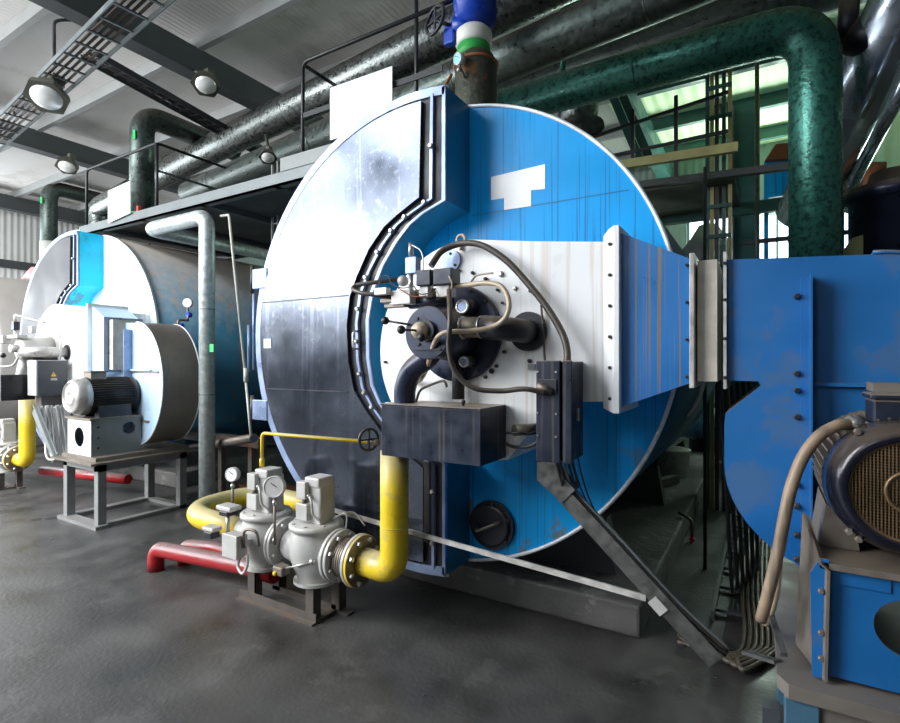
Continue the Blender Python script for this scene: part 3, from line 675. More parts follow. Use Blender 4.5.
# round blue blind cover and eye bolt, bolts over the white plate
bc = U(452, 261, Y=Yw)
sub(W1, 'blind_cover', 'frame_steel', lambda b: b.lathe((bc.x, Yw - .001, bc.z), (0, -1, 0), [(0, .062), (.015, .062)], 32, smooth=False))
bolts(W1, [V((bc.x + .04 * math.cos(a), Yw - .016, bc.z + .04 * math.sin(a))) for a in (1.6, 5.5)], (0, -1, 0), .008, .008, 'black_iron')
eb = U(462, 240, Y=Yw)
sub(W1, 'lifting_eye', 'hose_beige', lambda b: (b.torus((eb.x, Yw - .012, eb.z), (0, 1, 0), .027, .008, 24, 8), b.cyl((eb.x, Yw - .012, eb.z - .06), (eb.x, Yw - .012, eb.z - .025), .01)))
for (x, y, r) in ((501,274,.017),(515,288,.013),(486,279,.011),(473,273,.010),(498,290,.009),(531,291,.011),(505,352,.012),(492,371,.016),(497,366,.011),(486,377,.011),(530,361,.012),(386,362,.009),(503,303,.008),(421,373,.008),(480,245,.009),(460,271,.009)):
    p = U(x, y, Y=Yw)
    bolts(W1, [p], (0, -1, 0), r, .02, 'steel' if r > .012 and y < 300 else 'black_iron')
p = U(532, 367, Y=Yw); sub(W1, 'bracket', 'beam_light', lambda b: b.box((p.x - .02, Yw - .012, p.z - .015), (p.x + .02, Yw - .001, p.z + .015)))
p = U(527, 428, Y=Yw); sub(W1, 'drain_stub', 'dusty_metal', lambda b: (b.cyl((p.x + .06, Yw - .002, p.z), (p.x - .02, Yw - .12, p.z), .03)))
# servo / valve cluster above the burner
t = VC = thing('servo_cluster', 'small grey valves and blue solenoids above the round burner', 'valve', (BX - .1, 2.40, BZ + .12))
def pb(name, m, x0, y0, x1, y1, Y, dep, bev=.004, lab=None):
    p = U(x0, y1, Y=Y); q = U(x1, y0, Y=Y)
    return sub(t, name, m, lambda b: b.box((p.x, Y, p.z), (q.x, Y + dep, q.z), bev), lab)
pb('solenoid', 'frame_steel', 405, 256, 416, 274, 2.36, .05)
sub(t, 'solenoid_cap', 'steel', lambda b: b.cyl(U(411, 256, Y=2.38), U(411, 243, Y=2.38), .014))
sub(t, 'solenoid_stem', 'steel', lambda b: b.cyl(U(411, 274, Y=2.38), U(411, 292, Y=2.38), .014))
pb('actuator', 'box_navy', 416, 269, 430, 286, 2.33, .07)
pb('actuator', 'box_navy', 433, 267, 451, 285, 2.33, .10)
pb('valve_body', 'cast_grey', 419, 286, 428, 297, 2.35, .05)
pb('valve_body', 'cast_grey', 436, 284, 449, 297, 2.36, .07)
pb('valve_body', 'cast_grey', 391, 289, 410, 305, 2.34, .06)
pb('plug_box', 'windbox_white', 374, 287, 386, 295, 2.30, .045)
pb('bracket', 'dusty_metal', 380, 296, 412, 303, 2.37, .04)
pb('bracket', 'dusty_metal', 384, 303, 404, 308, 2.35, .05)
sub(t, 'valve_dome', 'cast_grey', lambda b: b.ball(U(403, 281, Y=2.39), .032))
sub(t, 'feed_tube', 'hose_dark', lambda b: b.tube(rnd([U(400, 279, Y=2.40), U(356, 285, Y=2.36), U(352, 289, Y=2.34), U(360, 293, Y=2.33), U(392, 297, Y=2.36)], .04), .013, 12))
sub(t, 'manifold', 'dusty_metal', lambda b: b.cyl(U(388, 296, Y=2.40), U(454, 290, Y=2.42), .02))
sub(t, 'mounting_saddle', 'burner_blue_black', lambda b: b.cyl(U(410, 303, Y=2.42), U(452, 300, Y=2.46), .035))
for (pts, r, m_) in (([(412,245),(420,250),(423,258),(423,270)], .004, 'steel'), ([(379,288),(381,278),(388,276),(392,284),(402,288),(414,286)], .003, 'black_clean'),
                     ([(414,286),(420,294),(430,292),(434,284)], .0035, 'hose_dark'), ([(449,276),(452,284),(449,294),(440,296),(436,290)], .004, 'hose_beige'), ([(398,288),(412,296),(426,296)], .003, 'rust')):
    sub(t, 'wire', m_, lambda b: b.tube(spline([U(x, y, Y=2.32) for x, y in pts], 6), r, 8))
# hoses
def hose(label, px, r, m, name='hose', cat='hose', n=14, group=None):
    b = MB(); b.tube(spline([U(x, y, Y=Y) for x, y, Y in px], 8), r, n)
    return b.build(name, m, label=label, cat=cat, group=group)
hose('beige braided hose looping right from the burner valves and back', [(450,286,2.40),(468,285,2.38),(486,283,2.37),(502,287,2.36),(509,303,2.35),(505,318,2.34),(492,327,2.33),(470,331,2.28),(448,332,2.22),(438,337,2.22),(432,350,2.28),(427,368,2.40),(420,380,2.52),(412,381,2.58)], .013, 'hose_beige')
hose('dark cable hanging from the actuators and curving right to the cabinet', [(449,290,2.30),(450,320,2.20),(449,350,2.20),(456,373,2.22),(474,388,2.25),(500,391,2.30),(525,389,2.32),(545,393,2.36)], .013, 'hose_dark')
hose('thick dusty conduit arching over the white plate to the cabinet', [(431,266,2.45),(441,252,2.50),(455,245,2.53),(470,243,2.53),(486,247,2.53),(508,262,2.53),(530,286,2.53),(548,309,2.52),(562,333,2.50),(567,350,2.48),(567,366,2.45)], .018, 'hose_dark')
hose('thin brown pipe on the white plate beside the elbow', [(541,305,2.58),(543,325,2.57),(544,345,2.57),(545,362,2.56)], .006, 'hose_dark')
hose('small beige handle wire over the burner flange', [(471,282,2.45),(476,276,2.45),(484,274,2.45),(493,273,2.45)], .005, 'hose_beige')
hose('short dark linkage rod over the control box', [(416,402,2.42),(420,391,2.42),(428,386,2.42),(443,381,2.42),(447,387,2.42)], .007, 'hose_dark', 'linkage_rod', 'rod')
hose('thin black rod between control box and cabinet', [(505,433,2.45),(520,433,2.45),(530,434,2.5),(540,430,2.55)], .006, 'black_clean', 'linkage_rod', 'rod')
hose('black cable sagging from control box to the cabinet', [(505,443,2.5),(515,447,2.5),(530,446,2.5),(542,439,2.5)], .009, 'hose_dark', 'cable', 'cable')

# control box (black) in front
t = thing('control_box', 'wide dark navy metal box with dusty top in front of the burner', 'box', (-1.52, 2.47, 1.125))
sub(t, 'body', 'box_navy', lambda b: b.box((-1.83, 2.30, 1.125), (-1.205, 2.62, 1.405), .003))
sub(t, 'lid', 'box_navy', lambda b: b.box((-1.835, 2.295, 1.405), (-1.20, 2.59, 1.415), .002))
for x in (-1.74, -1.36):
    sub(t, 'lid_screw', 'black_iron', lambda b: (b.cyl((x, 2.40, 1.415), (x, 2.40, 1.43), .008), b.ball((x, 2.40, 1.435), .013)))
sub(t, 'side_bracket', 'windbox_white', lambda b: b.box((-1.90, 2.42, 1.20), (-1.835, 2.44, 1.41)))
sub(t, 'rear_bracket', 'beam_light', lambda b: b.prism([(-1.83, 2.60, 1.42), (-1.95, 2.60, 1.40), (-1.95, 2.60, 1.15), (-1.83, 2.60, 1.12)], (0, .01, 0)))
# cabinet
t = thing('junction_cabinet', 'tall narrow navy electrical cabinet at the right of the white plate', 'cabinet', (-.86, 2.5, 1.17))
sub(t, 'body', 'box_navy', lambda b: b.box((-.937, 2.41, 1.175), (-.777, 2.60, 1.65), .004))
sub(t, 'door', 'box_navy', lambda b: b.box((-.945, 2.385, 1.165), (-.825, 2.41, 1.655), .004))
sub(t, 'door', 'box_navy', lambda b: b.box((-.815, 2.395, 1.165), (-.77, 2.41, 1.655), .004))
sub(t, 'cover_plate', 'black_iron', lambda b: b.box((-.937, 2.378, 1.50), (-.838, 2.386, 1.565), .003))
sub(t, 'cable_gland', 'dusty_metal', lambda b: b.cyl((-.93, 2.36, 1.535), (-.86, 2.385, 1.505), .018))
bolts(t, [V((x, 2.385, z)) for x in (-.935, -.842) for z in (1.40, 1.29, 1.60)], (0, -1, 0), .006, .006, 'steel')
sub(t, 'latch', 'cast_grey', lambda b: b.box((-.777, 2.49, 1.36), (-.768, 2.51, 1.42)))
# cable channel going down to the right
A = V((-.90, 2.48, 1.17)); Bp = V((-.165, 2.50, .345))
kneeA = U(540, 480, Y=2.5)
t = thing('cable_channel', 'dark open cable channel sloping down right from the cabinet', 'cable channel', (-.17, 2.5, .2))
P0 = U(548, 478, Y=2.50); P1 = U(716, 662, Y=2.50)
d = (P1 - P0).normalized(); nrm = V((-d.z, 0, d.x))
if nrm.z < 0: nrm = -nrm
sub(t, 'web', 'chan_metal', lambda b: b.bar(P0, P1, .006, .075, up=nrm))
sub(t, 'bottom_flange', 'chan_metal', lambda b: b.bar(P0 - nrm * .038 + V((0, .04, 0)), P1 - nrm * .038 + V((0, .04, 0)), .08, .005, up=nrm))
sub(t, 'rear_web', 'chan_metal', lambda b: b.bar(P0 + V((0, .08, 0)), P1 + V((0, .08, 0)), .006, .075, up=nrm))
sub(t, 'top_piece', 'chan_metal', lambda b: b.prism([U(537, 462, Y=2.49), U(537, 480, Y=2.49), U(562, 503, Y=2.49), U(575, 490, Y=2.49), U(556, 470, Y=2.49), U(556, 462, Y=2.49)], (0, .09, 0)))
LQ = U(658, 606, Y=2.495)
sub(t, 'label_tape', 'cast_grey', lambda b: b.bar(LQ - d * .035, LQ + d * .035, .012, .05, up=nrm))
for k_ in range(5):
    off = nrm * (.020 + .012 * (k_ % 3)) + V((0, .015 + .013 * k_, 0))
    s0 = U(556 + 4 * k_, 462, Y=2.46 + .02 * k_)
    b = MB(); b.tube(spline([s0, s0 + V((.02, .02, -.10)), P0 + d * .12 + off, P0 + d * .45 + off, P0 + d * .8 + off, P1 + off + V((.02, .03, 0))], 8), .007, 8)
    b.build('cable', 'hose_dark' if k_ != 2 else 'beam_grey', label='cable running down inside the dark sloping channel', cat='cable', group='cables in the sloping channel')
for k_, x in enumerate((584, 590)):
    hose('thin cable hanging from the cabinet over the dark lower plate, %s' % ('left strand' if k_ == 0 else 'right strand'), [(572 + k_ * 6,458,2.55),(578 + k_ * 5,480,2.6),(588 + k_ * 4,505,2.65),(600 + k_ * 4,525,2.66)], .004, 'black_clean', 'cable', 'cable')
# pale bar bracing
b = MB(); b.bar(U(333, 510, Y=2.66), U(646, 598, Y=2.50), .012, .028); b.build('brace_bar', 'bar_metal', label='long thin pale steel bar crossing in front of the boiler bottom', cat='metal bar')

# ================================================================ GAS TRAIN
GY = 2.47; GZ = .42
def gas_train(off, who, full=True):
    off = V(off); o = lambda p: V(p) + off
    res = []
    def valve(x, lab, gauge=False):
        t = thing('gas_valve', lab, 'valve', o((x, GY, .24)))
        sub(t, 'body', 'cast_grey', lambda b: b.lathe(o((x, GY, .235)), (0, 0, 1), [(0, .12), (.02, .125), (.03, .125), (.08, .145), (.15, .168), (.25, .17), (.31, .155), (.33, .15), (.335, .175), (.36, .175), (.372, .16), (.375, 0)], 48))
        sub(t, 'base_flange', 'cast_grey', lambda b: b.lathe(o((x, GY, .222)), (0, 0, 1), [(0, .145), (.02, .145)], 40, smooth=False))
        bolts(t, [o((x + .15 * math.cos(a), GY + .15 * math.sin(a), .606)) for a in [i * PI / 4 + .3 for i in range(8)]], (0, 0, 1), .010, .010, 'cast_grey')
        sub(t, 'neck', 'cast_grey', lambda b: b.lathe(o((x, GY, GZ)), (1, 0, 0), [(-.235, .10), (-.16, .115), (.16, .115), (.235, .10)], 40))
        sub(t, 'actuator_housing', 'cast_grey', lambda b: (b.box(o((x - .065, GY - .06, .605)), o((x + .095, GY + .075, .86)), .008), b.box(o((x - .04, GY - .07, .84)), o((x + .09, GY + .07, .905)), .012)))
        sub(t, 'actuator_box', 'cast_grey', lambda b: b.box(o((x - .085, GY - .10, .63)), o((x + .015, GY - .045, .735)), .004))
        sub(t, 'actuator_box', 'cast_grey', lambda b: b.box(o((x - .08, GY - .10, .765)), o((x + .0, GY - .045, .875)), .004))
        sub(t, 'actuator_link', 'dusty_metal', lambda b: b.cyl(o((x - .035, GY - .075, .735)), o((x - .035, GY - .075, .765)), .014))
        sub(t, 'gland', 'steel', lambda b: b.cyl(o((x + .005, GY - .08, .79)), o((x + .03, GY - .09, .79)), .012))
        sub(t, 'wire', 'cast_grey', lambda b: b.tube(spline([o((x + .03, GY - .09, .79)), o((x + .06, GY - .10, .75)), o((x + .06, GY - .09, .68)), o((x + .10, GY - .06, .63))]), .008, 8))
        return t
    x1, x2 = -2.99, -2.505
    v1 = valve(x1, 'grey gas valve with stacked boxes, %s, farther from the yellow elbow' % who)
    v2 = valve(x2, 'grey gas valve with stacked boxes, %s, next to the bellows' % who)
    # flanges belong to the neighbouring valve
    def flange(t, x, m='cast_grey', r=.165):
        f = sub(t, 'flange', m, lambda b: b.lathe(o((x - .0125, GY, GZ)), (1, 0, 0), [(0, r - .004), (.004, r), (.021, r), (.025, r - .004)], 48, smooth=False))
        bolts(f, [o((x, GY + r * .82 * math.cos(a), GZ + r * .82 * math.sin(a))) + V((.012, 0, 0)) for a in [i * PI / 4 + .39 for i in range(8)]], (1, 0, 0), .017, .022, 'steel')
    flange(v1, -2.815); flange(v2, -2.785); flange(v2, -2.315)
    bl = thing('bellows_joint', 'ribbed bellows joint between valve and yellow elbow, %s' % who, 'pipe joint', o((-2.22, GY, GZ - .16)))
    flange(bl, -2.285, r=.16)
    prof = []
    for i in range(7):
        prof += [(.016 * i, .105), (.016 * i + .004, .122), (.016 * i + .012, .122)]
    sub(bl, 'bellows', 'dusty_metal', lambda b: b.lathe(o((-2.27, GY, GZ)), (1, 0, 0), prof, 40, smooth=False))
    yp = thing('gas_pipe', 'thick yellow elbow pipe rising into the burner box, %s' % who, 'pipe', o((-1.90, GY, GZ - .16)))
    flange(yp, -2.145, 'cast_grey', .16); flange(yp, -2.118, 'dusty_metal', .155); sub(yp, 'painted_edge', 'yellow', lambda b: b.lathe(o((-2.128, GY, GZ)), (1, 0, 0), [(0, .150), (.0, .158), (.016, .158), (.016, .150)], 48, smooth=False))
    top = 1.125 if full else 1.20
    sub(yp, 'pipe', 'yellow', lambda b: b.tube([o(p) for p in rnd([(-2.10, GY, GZ), (-1.87, GY, GZ - .01), (-1.868, GY, .70), (-1.868, GY, top)], .26, 14)], .084, 32))
    sub(yp, 'weld_ring', 'yellow', lambda b: b.torus(o((-1.868, GY, .68)), (0, 0, 1), .084, .003, 32, 6))
    # stand
    st = thing('valve_stand', 'low dark angle-iron stand carrying the gas valves, %s' % who, 'stand', o((-2.78, GY, 0)))
    for (x, y) in ((-3.06, 2.37), (-3.01, 2.54), (-2.50, 2.37), (-2.44, 2.54)):
        sub(st, 'leg', 'stand_iron', lambda b: (b.box(o((x, y, .02)), o((x + .075, y + .008, .222))), b.box(o((x + .068, y, .02)), o((x + .075, y + .06, .222)))))
    sub(st, 'foot_angle', 'stand_iron', lambda b: (b.box(o((-3.14, 2.33, 0)), o((-2.40, 2.41, .012))), b.box(o((-3.14, 2.36, .012)), o((-2.40, 2.37, .06)))))
    sub(st, 'foot_angle', 'stand_iron', lambda b: (b.box(o((-3.14, 2.54, 0)), o((-2.30, 2.61, .012))), b.box(o((-3.14, 2.54, .012)), o((-2.40, 2.55, .05)))))
    sub(st, 'cross_foot', 'stand_iron', lambda b: b.box(o((-2.47, 2.36, .012)), o((-2.40, 2.60, .02))))
    return v1, v2, yp
v1, v2, yp1 = gas_train((0, 0, 0), 'central set')
g1, g2, yp2 = gas_train((-5.95, .36, 0), 'far left set', False)
# U-bend of the yellow inlet pipe
b = MB(); b.tube(rnd([(-3.22, GY, GZ), (-4.0, GY, GZ + .02), (-4.0, 3.2, GZ + .02), (-3.1, 3.2, GZ)], .36, 16), .082, 28); b.build('gas_pipe', 'yellow', label='dusty yellow U-bend pipe behind the central valves', cat='pipe')
# pressure gauges
def gauge(base, top, rf, lab, facing=(.15, -1, 0.1), face='gauge_face', stemm='dusty_metal'):
    base = V(base); top = V(top); t = thing('pressure_gauge', lab, 'gauge', base); a = V(facing).normalized()
    sub(t, 'stem', stemm, lambda b: b.cyl(base, top - V((0, 0, rf)), .009)); sub(t, 'nut', 'steel', lambda b: b.cyl(top - V((0, 0, rf + .05)), top - V((0, 0, rf + .02)), .016, n=6))
    sub(t, 'case', 'cast_grey', lambda b: b.lathe(top - a * -.0, a, [(-.03, rf * .9), (-.02, rf), (.02, rf), (.02, rf * .88), (.014, rf * .88)], 32, caps=True))
    sub(t, 'dial', face, lambda b: b.lathe(top + a * .0145, a, [(0, rf * .87), (.003, rf * .87), (.003, 0)], 32, smooth=False))
    side = a.cross(V((0, 0, 1))).normalized()
    sub(t, 'needle', 'black_clean', lambda b: b.bar(top + a * .021 - side * .02, top + a * .021 + side * .02 + V((0, 0, .025)), .004, .003))
    return t
gauge((-3.40, 2.50, .50), (-3.40, 2.50, .805), .052, 'small round gauge over the yellow U-bend pipe', (.3, -1, .1))
gauge((-2.74, 2.33, .45), (-2.74, 2.33, .83), .07, 'larger round gauge between the two central valves', (.5, -1, .15), face='cast_grey')
# pressure switches and limit box left of valve
t = thing('pressure_switch', 'small grey pressure switch cluster left of the central valves', 'switch', (-3.36, 2.36, .42))
sub(t, 'switch_head', 'cast_grey', lambda b: b.box((-3.32, 2.30, .60), (-3.16, 2.40, .635), .01)); sub(t, 'switch_body', 'black_iron', lambda b: b.box((-3.30, 2.31, .56), (-3.20, 2.39, .60), .01))
sub(t, 'switch_head', 'cast_grey', lambda b: b.box((-3.30, 2.18, .49), (-3.18, 2.26, .52), .01)); sub(t, 'switch_body', 'black_iron', lambda b: b.box((-3.29, 2.185, .44), (-3.20, 2.255, .49), .01))
sub(t, 'stem', 'steel', lambda b: (b.cyl((-3.25, 2.35, .42), (-3.25, 2.35, .56), .014), b.cyl((-3.24, 2.22, .45), (-3.20, 2.40, .42), .012)))
t = thing('terminal_box', 'small pale grey box with looped wires in front of the valves', 'box', (-3.03, 2.2, .36))
sub(t, 'body', 'cast_grey', lambda b: b.box((-3.04, 2.17, .375), (-2.90, 2.245, .52), .006)); sub(t, 'lid', 'cast_grey', lambda b: b.box((-3.045, 2.155, .37), (-2.895, 2.17, .525), .005))
sub(t, 'bracket', 'cast_grey', lambda b: b.box((-2.98, 2.245, .42), (-2.94, 2.35, .46)))
sub(t, 'loop_wire', 'cast_grey', lambda b: b.tube(spline([(-2.93, 2.21, .375), (-2.94, 2.20, .31), (-2.88, 2.19, .28), (-2.85, 2.20, .33), (-2.87, 2.22, .40)]), .010, 10))
sub(t, 'loop_wire', 'dusty_metal', lambda b: b.tube(rnd([(-2.89, 2.21, .44), (-2.89, 2.20, .56), (-2.78, 2.22, .57), (-2.78, 2.24, .46)], .05), .009, 10))
t = thing('limit_switch', 'small dark limit switch low on the valve next to the bellows', 'switch', (-2.62, 2.25, .27))
sub(t, 'body', 'dusty_metal', lambda b: b.box((-2.66, 2.24, .30), (-2.57, 2.31, .36), .01)); sub(t, 'lever', 'steel', lambda b: b.cyl((-2.57, 2.27, .35), (-2.40, 2.33, .40), .007))
sub(t, 'button', 'sticker_yellow', lambda b: b.ball((-2.63, 2.238, .315), .015)); sub(t, 'roller', 'steel', lambda b: b.ball((-2.40, 2.33, .405), .018))
for k_, (p, q, r_) in enumerate((((-2.45, 2.5, .62), (-2.32, 2.60, .66), (-2.22, 2.62, .58)), ((-2.45, 2.5, .60), (-2.28, 2.5, .68), (-2.33, 2.55, .50)))):
    b = MB(); b.tube(spline([(-2.50, 2.5, .80 - .1 * k_), p, q, r_]), .005, 8); b.build('wire', 'cast_grey', label='thin pale wire behind the right central valve, %s one' % ('upper', 'lower')[k_], cat='wire')
# red pipes
b = MB(); b.tube(rnd([U(156, 570, Z=0.0), U(156, 570, Z=0.0) + V((0, 0, .17)), (-3.62, 2.40, .17), (-3.2, 2.46, .17), (-2.9, 2.47, .17)], .09, 12), .06, 24); b.build('vent_pipe', 'red', label='dusty red pipe bending into the floor, front one', cat='pipe')
b = MB(); b.tube(rnd([(-4.05, 2.52, .0), (-4.05, 2.52, .15), (-3.75, 2.62, .15), (-3.3, 2.62, .15), (-3.0, 2.75, .15)], .09, 12), .05, 24); b.build('vent_pipe', 'red', label='short red pipe just behind the front red pipe', cat='pipe')
b = MB(); b.cyl((-8.1, 3.1, .22), (-6.6, 3.4, .22), .06); b.build('vent_pipe', 'red', label='dark red pipe behind the far left yellow elbow', cat='pipe')
# thin yellow line + hand wheel
yy = 2.47
ya = U(262, 462, Y=yy); yb = U(262, 433, Y=yy); yc = U(372, 442, Y=2.47)
b = MB(); b.tube(rnd([ya, yb, yc], .04), .012, 12); b.lathe(ya - V((0, 0, .0)), (0, 0, 1), [(-.03, .018), (.02, .018), (.03, .012)], 12); b.build('pilot_pipe', 'yellow', label='thin yellow pilot line crossing in front of the dark door', cat='pipe')
t = thing('hand_valve', 'black handwheel valve at the end of the thin yellow line', 'valve', yc - V((0, 0, .07)))
hc = yc + V((.0, -.03, .02))
sub(t, 'hand_wheel', 'black_iron', lambda b: (b.torus(hc, (1, -.35, 0), .065, .009), b.bar(hc - V((0, 0, .06)), hc + V((0, 0, .06)), .012), b.bar(hc - V((.02, .06, 0)), hc + V((.02, .06, 0)), .012)))
sub(t, 'body', 'dusty_metal', lambda b: b.cyl(yc - V((.01, 0, 0)), yc + V((.05, .0, 0)), .02))

# ================================================================ BOILER 2 BURNER GROUP
o = lambda p: V(p) + V((-5.95, .36, 0))
t = thing('burner', 'small pale cylindrical burner of the left boiler beside the yellow elbow', 'burner', o((BX, 2.4, 1.5)))
sub(t, 'rear_flange', 'cast_grey', lambda b: b.lathe(o((BX, Yw - .001, BZ)), (0, -1, 0), [(0, .25), (.03, .25)], 48, smooth=False))
sub(t, 'barrel', 'cast_grey', lambda b: b.lathe(o((BX, Yw - .03, BZ)), (0, -1, 0), [(0, .15), (.10, .145), (.30, .13), (.32, .12), (.32, 0)], 48))
sub(t, 'lower_barrel', 'black_iron', lambda b: b.cyl(o((BX + .1, Yw - .03, BZ - .14)), o((BX + .1, 2.32, BZ - .14)), .09))
sub(t, 'knob', 'cast_grey', lambda b: b.cyl(o((BX, 2.25, BZ)), o((BX, 2.17, BZ)), .045)); sub(t, 'ball', 'black_clean', lambda b: b.ball(o((BX - .04, 2.12, BZ - .08)), .03))
sub(t, 'air_elbow', 'motor_pale', lambda b: b.tube(rnd([o((BX + .05, 2.28, BZ - .04)), o((BX + .35, 2.28, BZ - .04)), o((BX + .38, 2.58, BZ - .04))], .10), .06, 20))
sub(t, 'elbow_flange', 'black_iron', lambda b: b.lathe(o((BX + .38, Yw - .002, BZ - .04)), (0, -1, 0), [(0, .09), (.02, .09)], 32, smooth=False))
sub(t, 'gas_riser', 'cast_grey', lambda b: b.cyl(o((BX - .2, 2.3, 1.2)), o((BX - .1, 2.36, BZ - .08)), .06))
sub(t, 'solenoid', 'box_navy', lambda b: b.box(o((BX - .12, 2.22, 2.02)), o((BX - .04, 2.28, 2.12)), .004)); sub(t, 'solenoid_cap', 'cast_grey', lambda b: (b.cyl(o((BX - .08, 2.25, 2.12)), o((BX - .08, 2.25, 2.20)), .02), b.cyl(o((BX - .08, 2.25, 1.93)), o((BX - .08, 2.25, 2.02)), .02)))
sub(t, 'valve_body', 'cast_grey', lambda b: (b.box(o((BX - .22, 2.2, 1.92)), o((BX + .1, 2.3, 1.96)), .005), b.box(o((BX - .3, 2.16, 1.86)), o((BX - .18, 2.24, 1.96)), .01), b.box(o((BX + .12, 2.3, 1.98)), o((BX + .2, 2.36, 2.06)), .01)))
for k_, pts in enumerate(([(-.24, 2.2, 1.9), (-.34, 2.1, 1.84), (-.28, 2.1, 1.62), (-.05, 2.2, 1.6), (.0, 2.25, 1.7)], [(-.2, 2.2, 1.94), (-.3, 2.08, 1.9), (-.3, 2.08, 1.76), (-.1, 2.15, 1.74)], [(-.08, 2.25, 2.2), (.1, 2.28, 2.16), (.3, 2.4, 2.1)], [(.16, 2.4, 2.15), (.38, 2.5, 2.0), (.42, 2.5, 1.75), (.36, 2.5, 1.55)])):
    b = MB(); b.tube(spline([o((BX + x, y, z)) for x, y, z in pts]), .012, 8); b.build('hose', 'cast_grey', t)
t = thing('control_box', 'black flat box touching the left photo edge above the yellow elbow', 'box', (-7.4, 2.5, 1.2))
sub(t, 'body', 'black_clean', lambda b: b.box((-7.50, 2.38, 1.21), (-7.25, 2.70, 1.50), .004)); sub(t, 'frame', 'cast_grey', lambda b: b.box((-7.505, 2.37, 1.21), (-7.245, 2.38, 1.505)))
t = thing('junction_cabinet', 'dark grey cabinet with yellow warning triangle by the left motor', 'cabinet', (-7.05, 2.75, 1.26))
sub(t, 'body', 'cast_grey', lambda b: b.box((-7.18, 2.60, 1.265), (-6.96, 2.90, 1.665), .004)); dr = sub(t, 'door', 'cabinet_grey', lambda b: b.box((-6.96, 2.612, 1.27), (-6.945, 2.905, 1.66), .004))
sub(dr, 'warning_sign', 'sticker_yellow', lambda b: b.prism([(-6.944, 2.735, 1.48), (-6.944, 2.79, 1.48), (-6.944, 2.7625, 1.53)], (-.003, 0, 0)), 'yellow warning triangle')
sub(dr, 'warning_mark', 'black_clean', lambda b: b.prism([(-6.9425, 2.762, 1.487), (-6.9425, 2.768, 1.502), (-6.9425, 2.763, 1.502), (-6.9425, 2.766, 1.520), (-6.9425, 2.757, 1.50), (-6.9425, 2.762, 1.50)], (-.002, 0, 0)))
sub(dr, 'name_plate', 'cast_grey', lambda b: b.box((-6.945, 2.735, 1.435), (-6.942, 2.795, 1.46)))
sub(t, 'skirt', 'stand_iron', lambda b: b.box((-7.12, 2.66, 1.13), (-6.99, 2.88, 1.265)))
for k_ in range(7):
    b = MB(); x = -6.98 + .02 * math.sin(k_ * 2); y = 2.66 + .033 * k_
    b.tube(spline([(x, y, 1.15), (x + .02 + .01 * (k_ % 3), y + .01, .98), (x + .14 - .02 * (k_ % 2), y - .02, .80), (x + .36 + .02 * (k_ % 3), y - .08, .60), (x + .55, y - .02 * k_, .62)]), .012, 8)
    b.build('cable', 'cast_grey', label='pale cable dropping from the cabinet to the left stand', cat='cable', group='cables under the left cabinet')
b = MB(); b.bar((-7.05, 2.62, 1.12), (-6.55, 2.62, .60), .01, .16); b.bar((-7.0, 2.60, 1.16), (-6.48, 2.60, .60), .03, .02); b.build('cable_channel', 'beam_grey', label='grey sloping cable channel under the warning cabinet', cat='cable channel')

# ================================================================ RIGHT FAN: conduit etc
hose('thick brown conduit looping from the right motor down to the floor tray', [(849,424,2.15),(836,426,2.12),(818,437,2.10),(802,459,2.08),(791,488,2.06),(784,520,2.05),(778,552,2.05),(769,590,2.06),(761,620,2.10)], .019, 'conduit_brown', 'conduit', 'conduit')
hose('pale conduit end behind the thick brown loop', [(779,560,2.14),(776,590,2.16),(772,608,2.18),(765,624,2.2)], .013, 'hose_beige', 'conduit', 'conduit')
t = EM1
sub(t, 'cable_gland', 'steel', lambda b: b.cyl(U(848, 423, Y=2.15), U(862, 424, Y=2.17), .022, n=12))
b = MB(); b.box((.33, 2.30, 1.545), (.9, 2.45, 1.575)); b.build('motor_cover', 'plate_dusty', F1)
# little bracket arm holding the tray
t = thing('tray_bracket', 'slotted dark angle bracket at the stand corner', 'bracket', (.02, 2.1, .0))
sub(t, 'arm', 'chan_metal', lambda b: b.bar(U(770, 612, Y=2.2), U(784, 655, Y=2.0), .02, .012))
sub(t, 'cross_arm', 'chan_metal', lambda b: b.bar(U(745, 652, Y=2.15), U(778, 662, Y=2.05), .03, .012)); sub(t, 'post', 'beam_dark', lambda b: b.box((.0, 2.02, 0), (.05, 2.08, .50)))

# floor cable tray with cables
t = thing('cable_ladder', 'black cable ladder lying along the floor between boiler and fan', 'cable tray', (-.1, 5.5, 0))
for x in (-.28, .08): sub(t, 'side_rail', 'beam_dark', lambda b: b.box((x, 3.7, 0), (x + .02, 9.0, .06)))
for k_ in range(13): sub(t, 'rung', 'beam_dark', lambda b: b.box((-.26, 3.8 + .4 * k_, .02), (.08, 3.84 + .4 * k_, .04)))
for k_ in range(7):
    x = -.12 + .030 * k_
    b = MB(); b.tube(spline([(x + .05, 9.2, .06), (x + .04, 7, .06), (x, 5.2, .06), (x + .0, 4.2, .06), (x + .03, 3.55, .04), (x + .0 - .0 * k_, 3.30 + .02 * k_, .03), (x - .14, 3.16 - .02 * k_ + .1, .03), (x - .30 + .02 * k_, 3.25, .03)]), .013, 8)
    b.build('cable', 'hose_dark', label='dark cable running along the floor tray and curling at its near end', cat='cable', group='cables on the floor tray')
for k_ in range(6):
    x = -.19 + .028 * k_
    b = MB(); b.tube(spline([(x - .02, 3.25 + .05 * k_, 1.62), (x, 3.3 + .05 * k_, 1.2), (x + .02, 3.5 + .05 * k_, .6), (x + .02, 4.0 + .1 * k_, .1), (x, 5.5, .07)]), .012, 8)
    b.build('cable', 'rail_black', label='black cable hanging behind the cream duct joint', cat='cable', group='cables hanging behind the duct joint')
b = MB()
for k_ in range(4):
    b.torus((-.36 + .03 * k_, 3.36 - .03 * k_, .02 + .02 * k_), (.1 * k_, .1, 1), .07 - .005 * k_, .007, 24, 6)
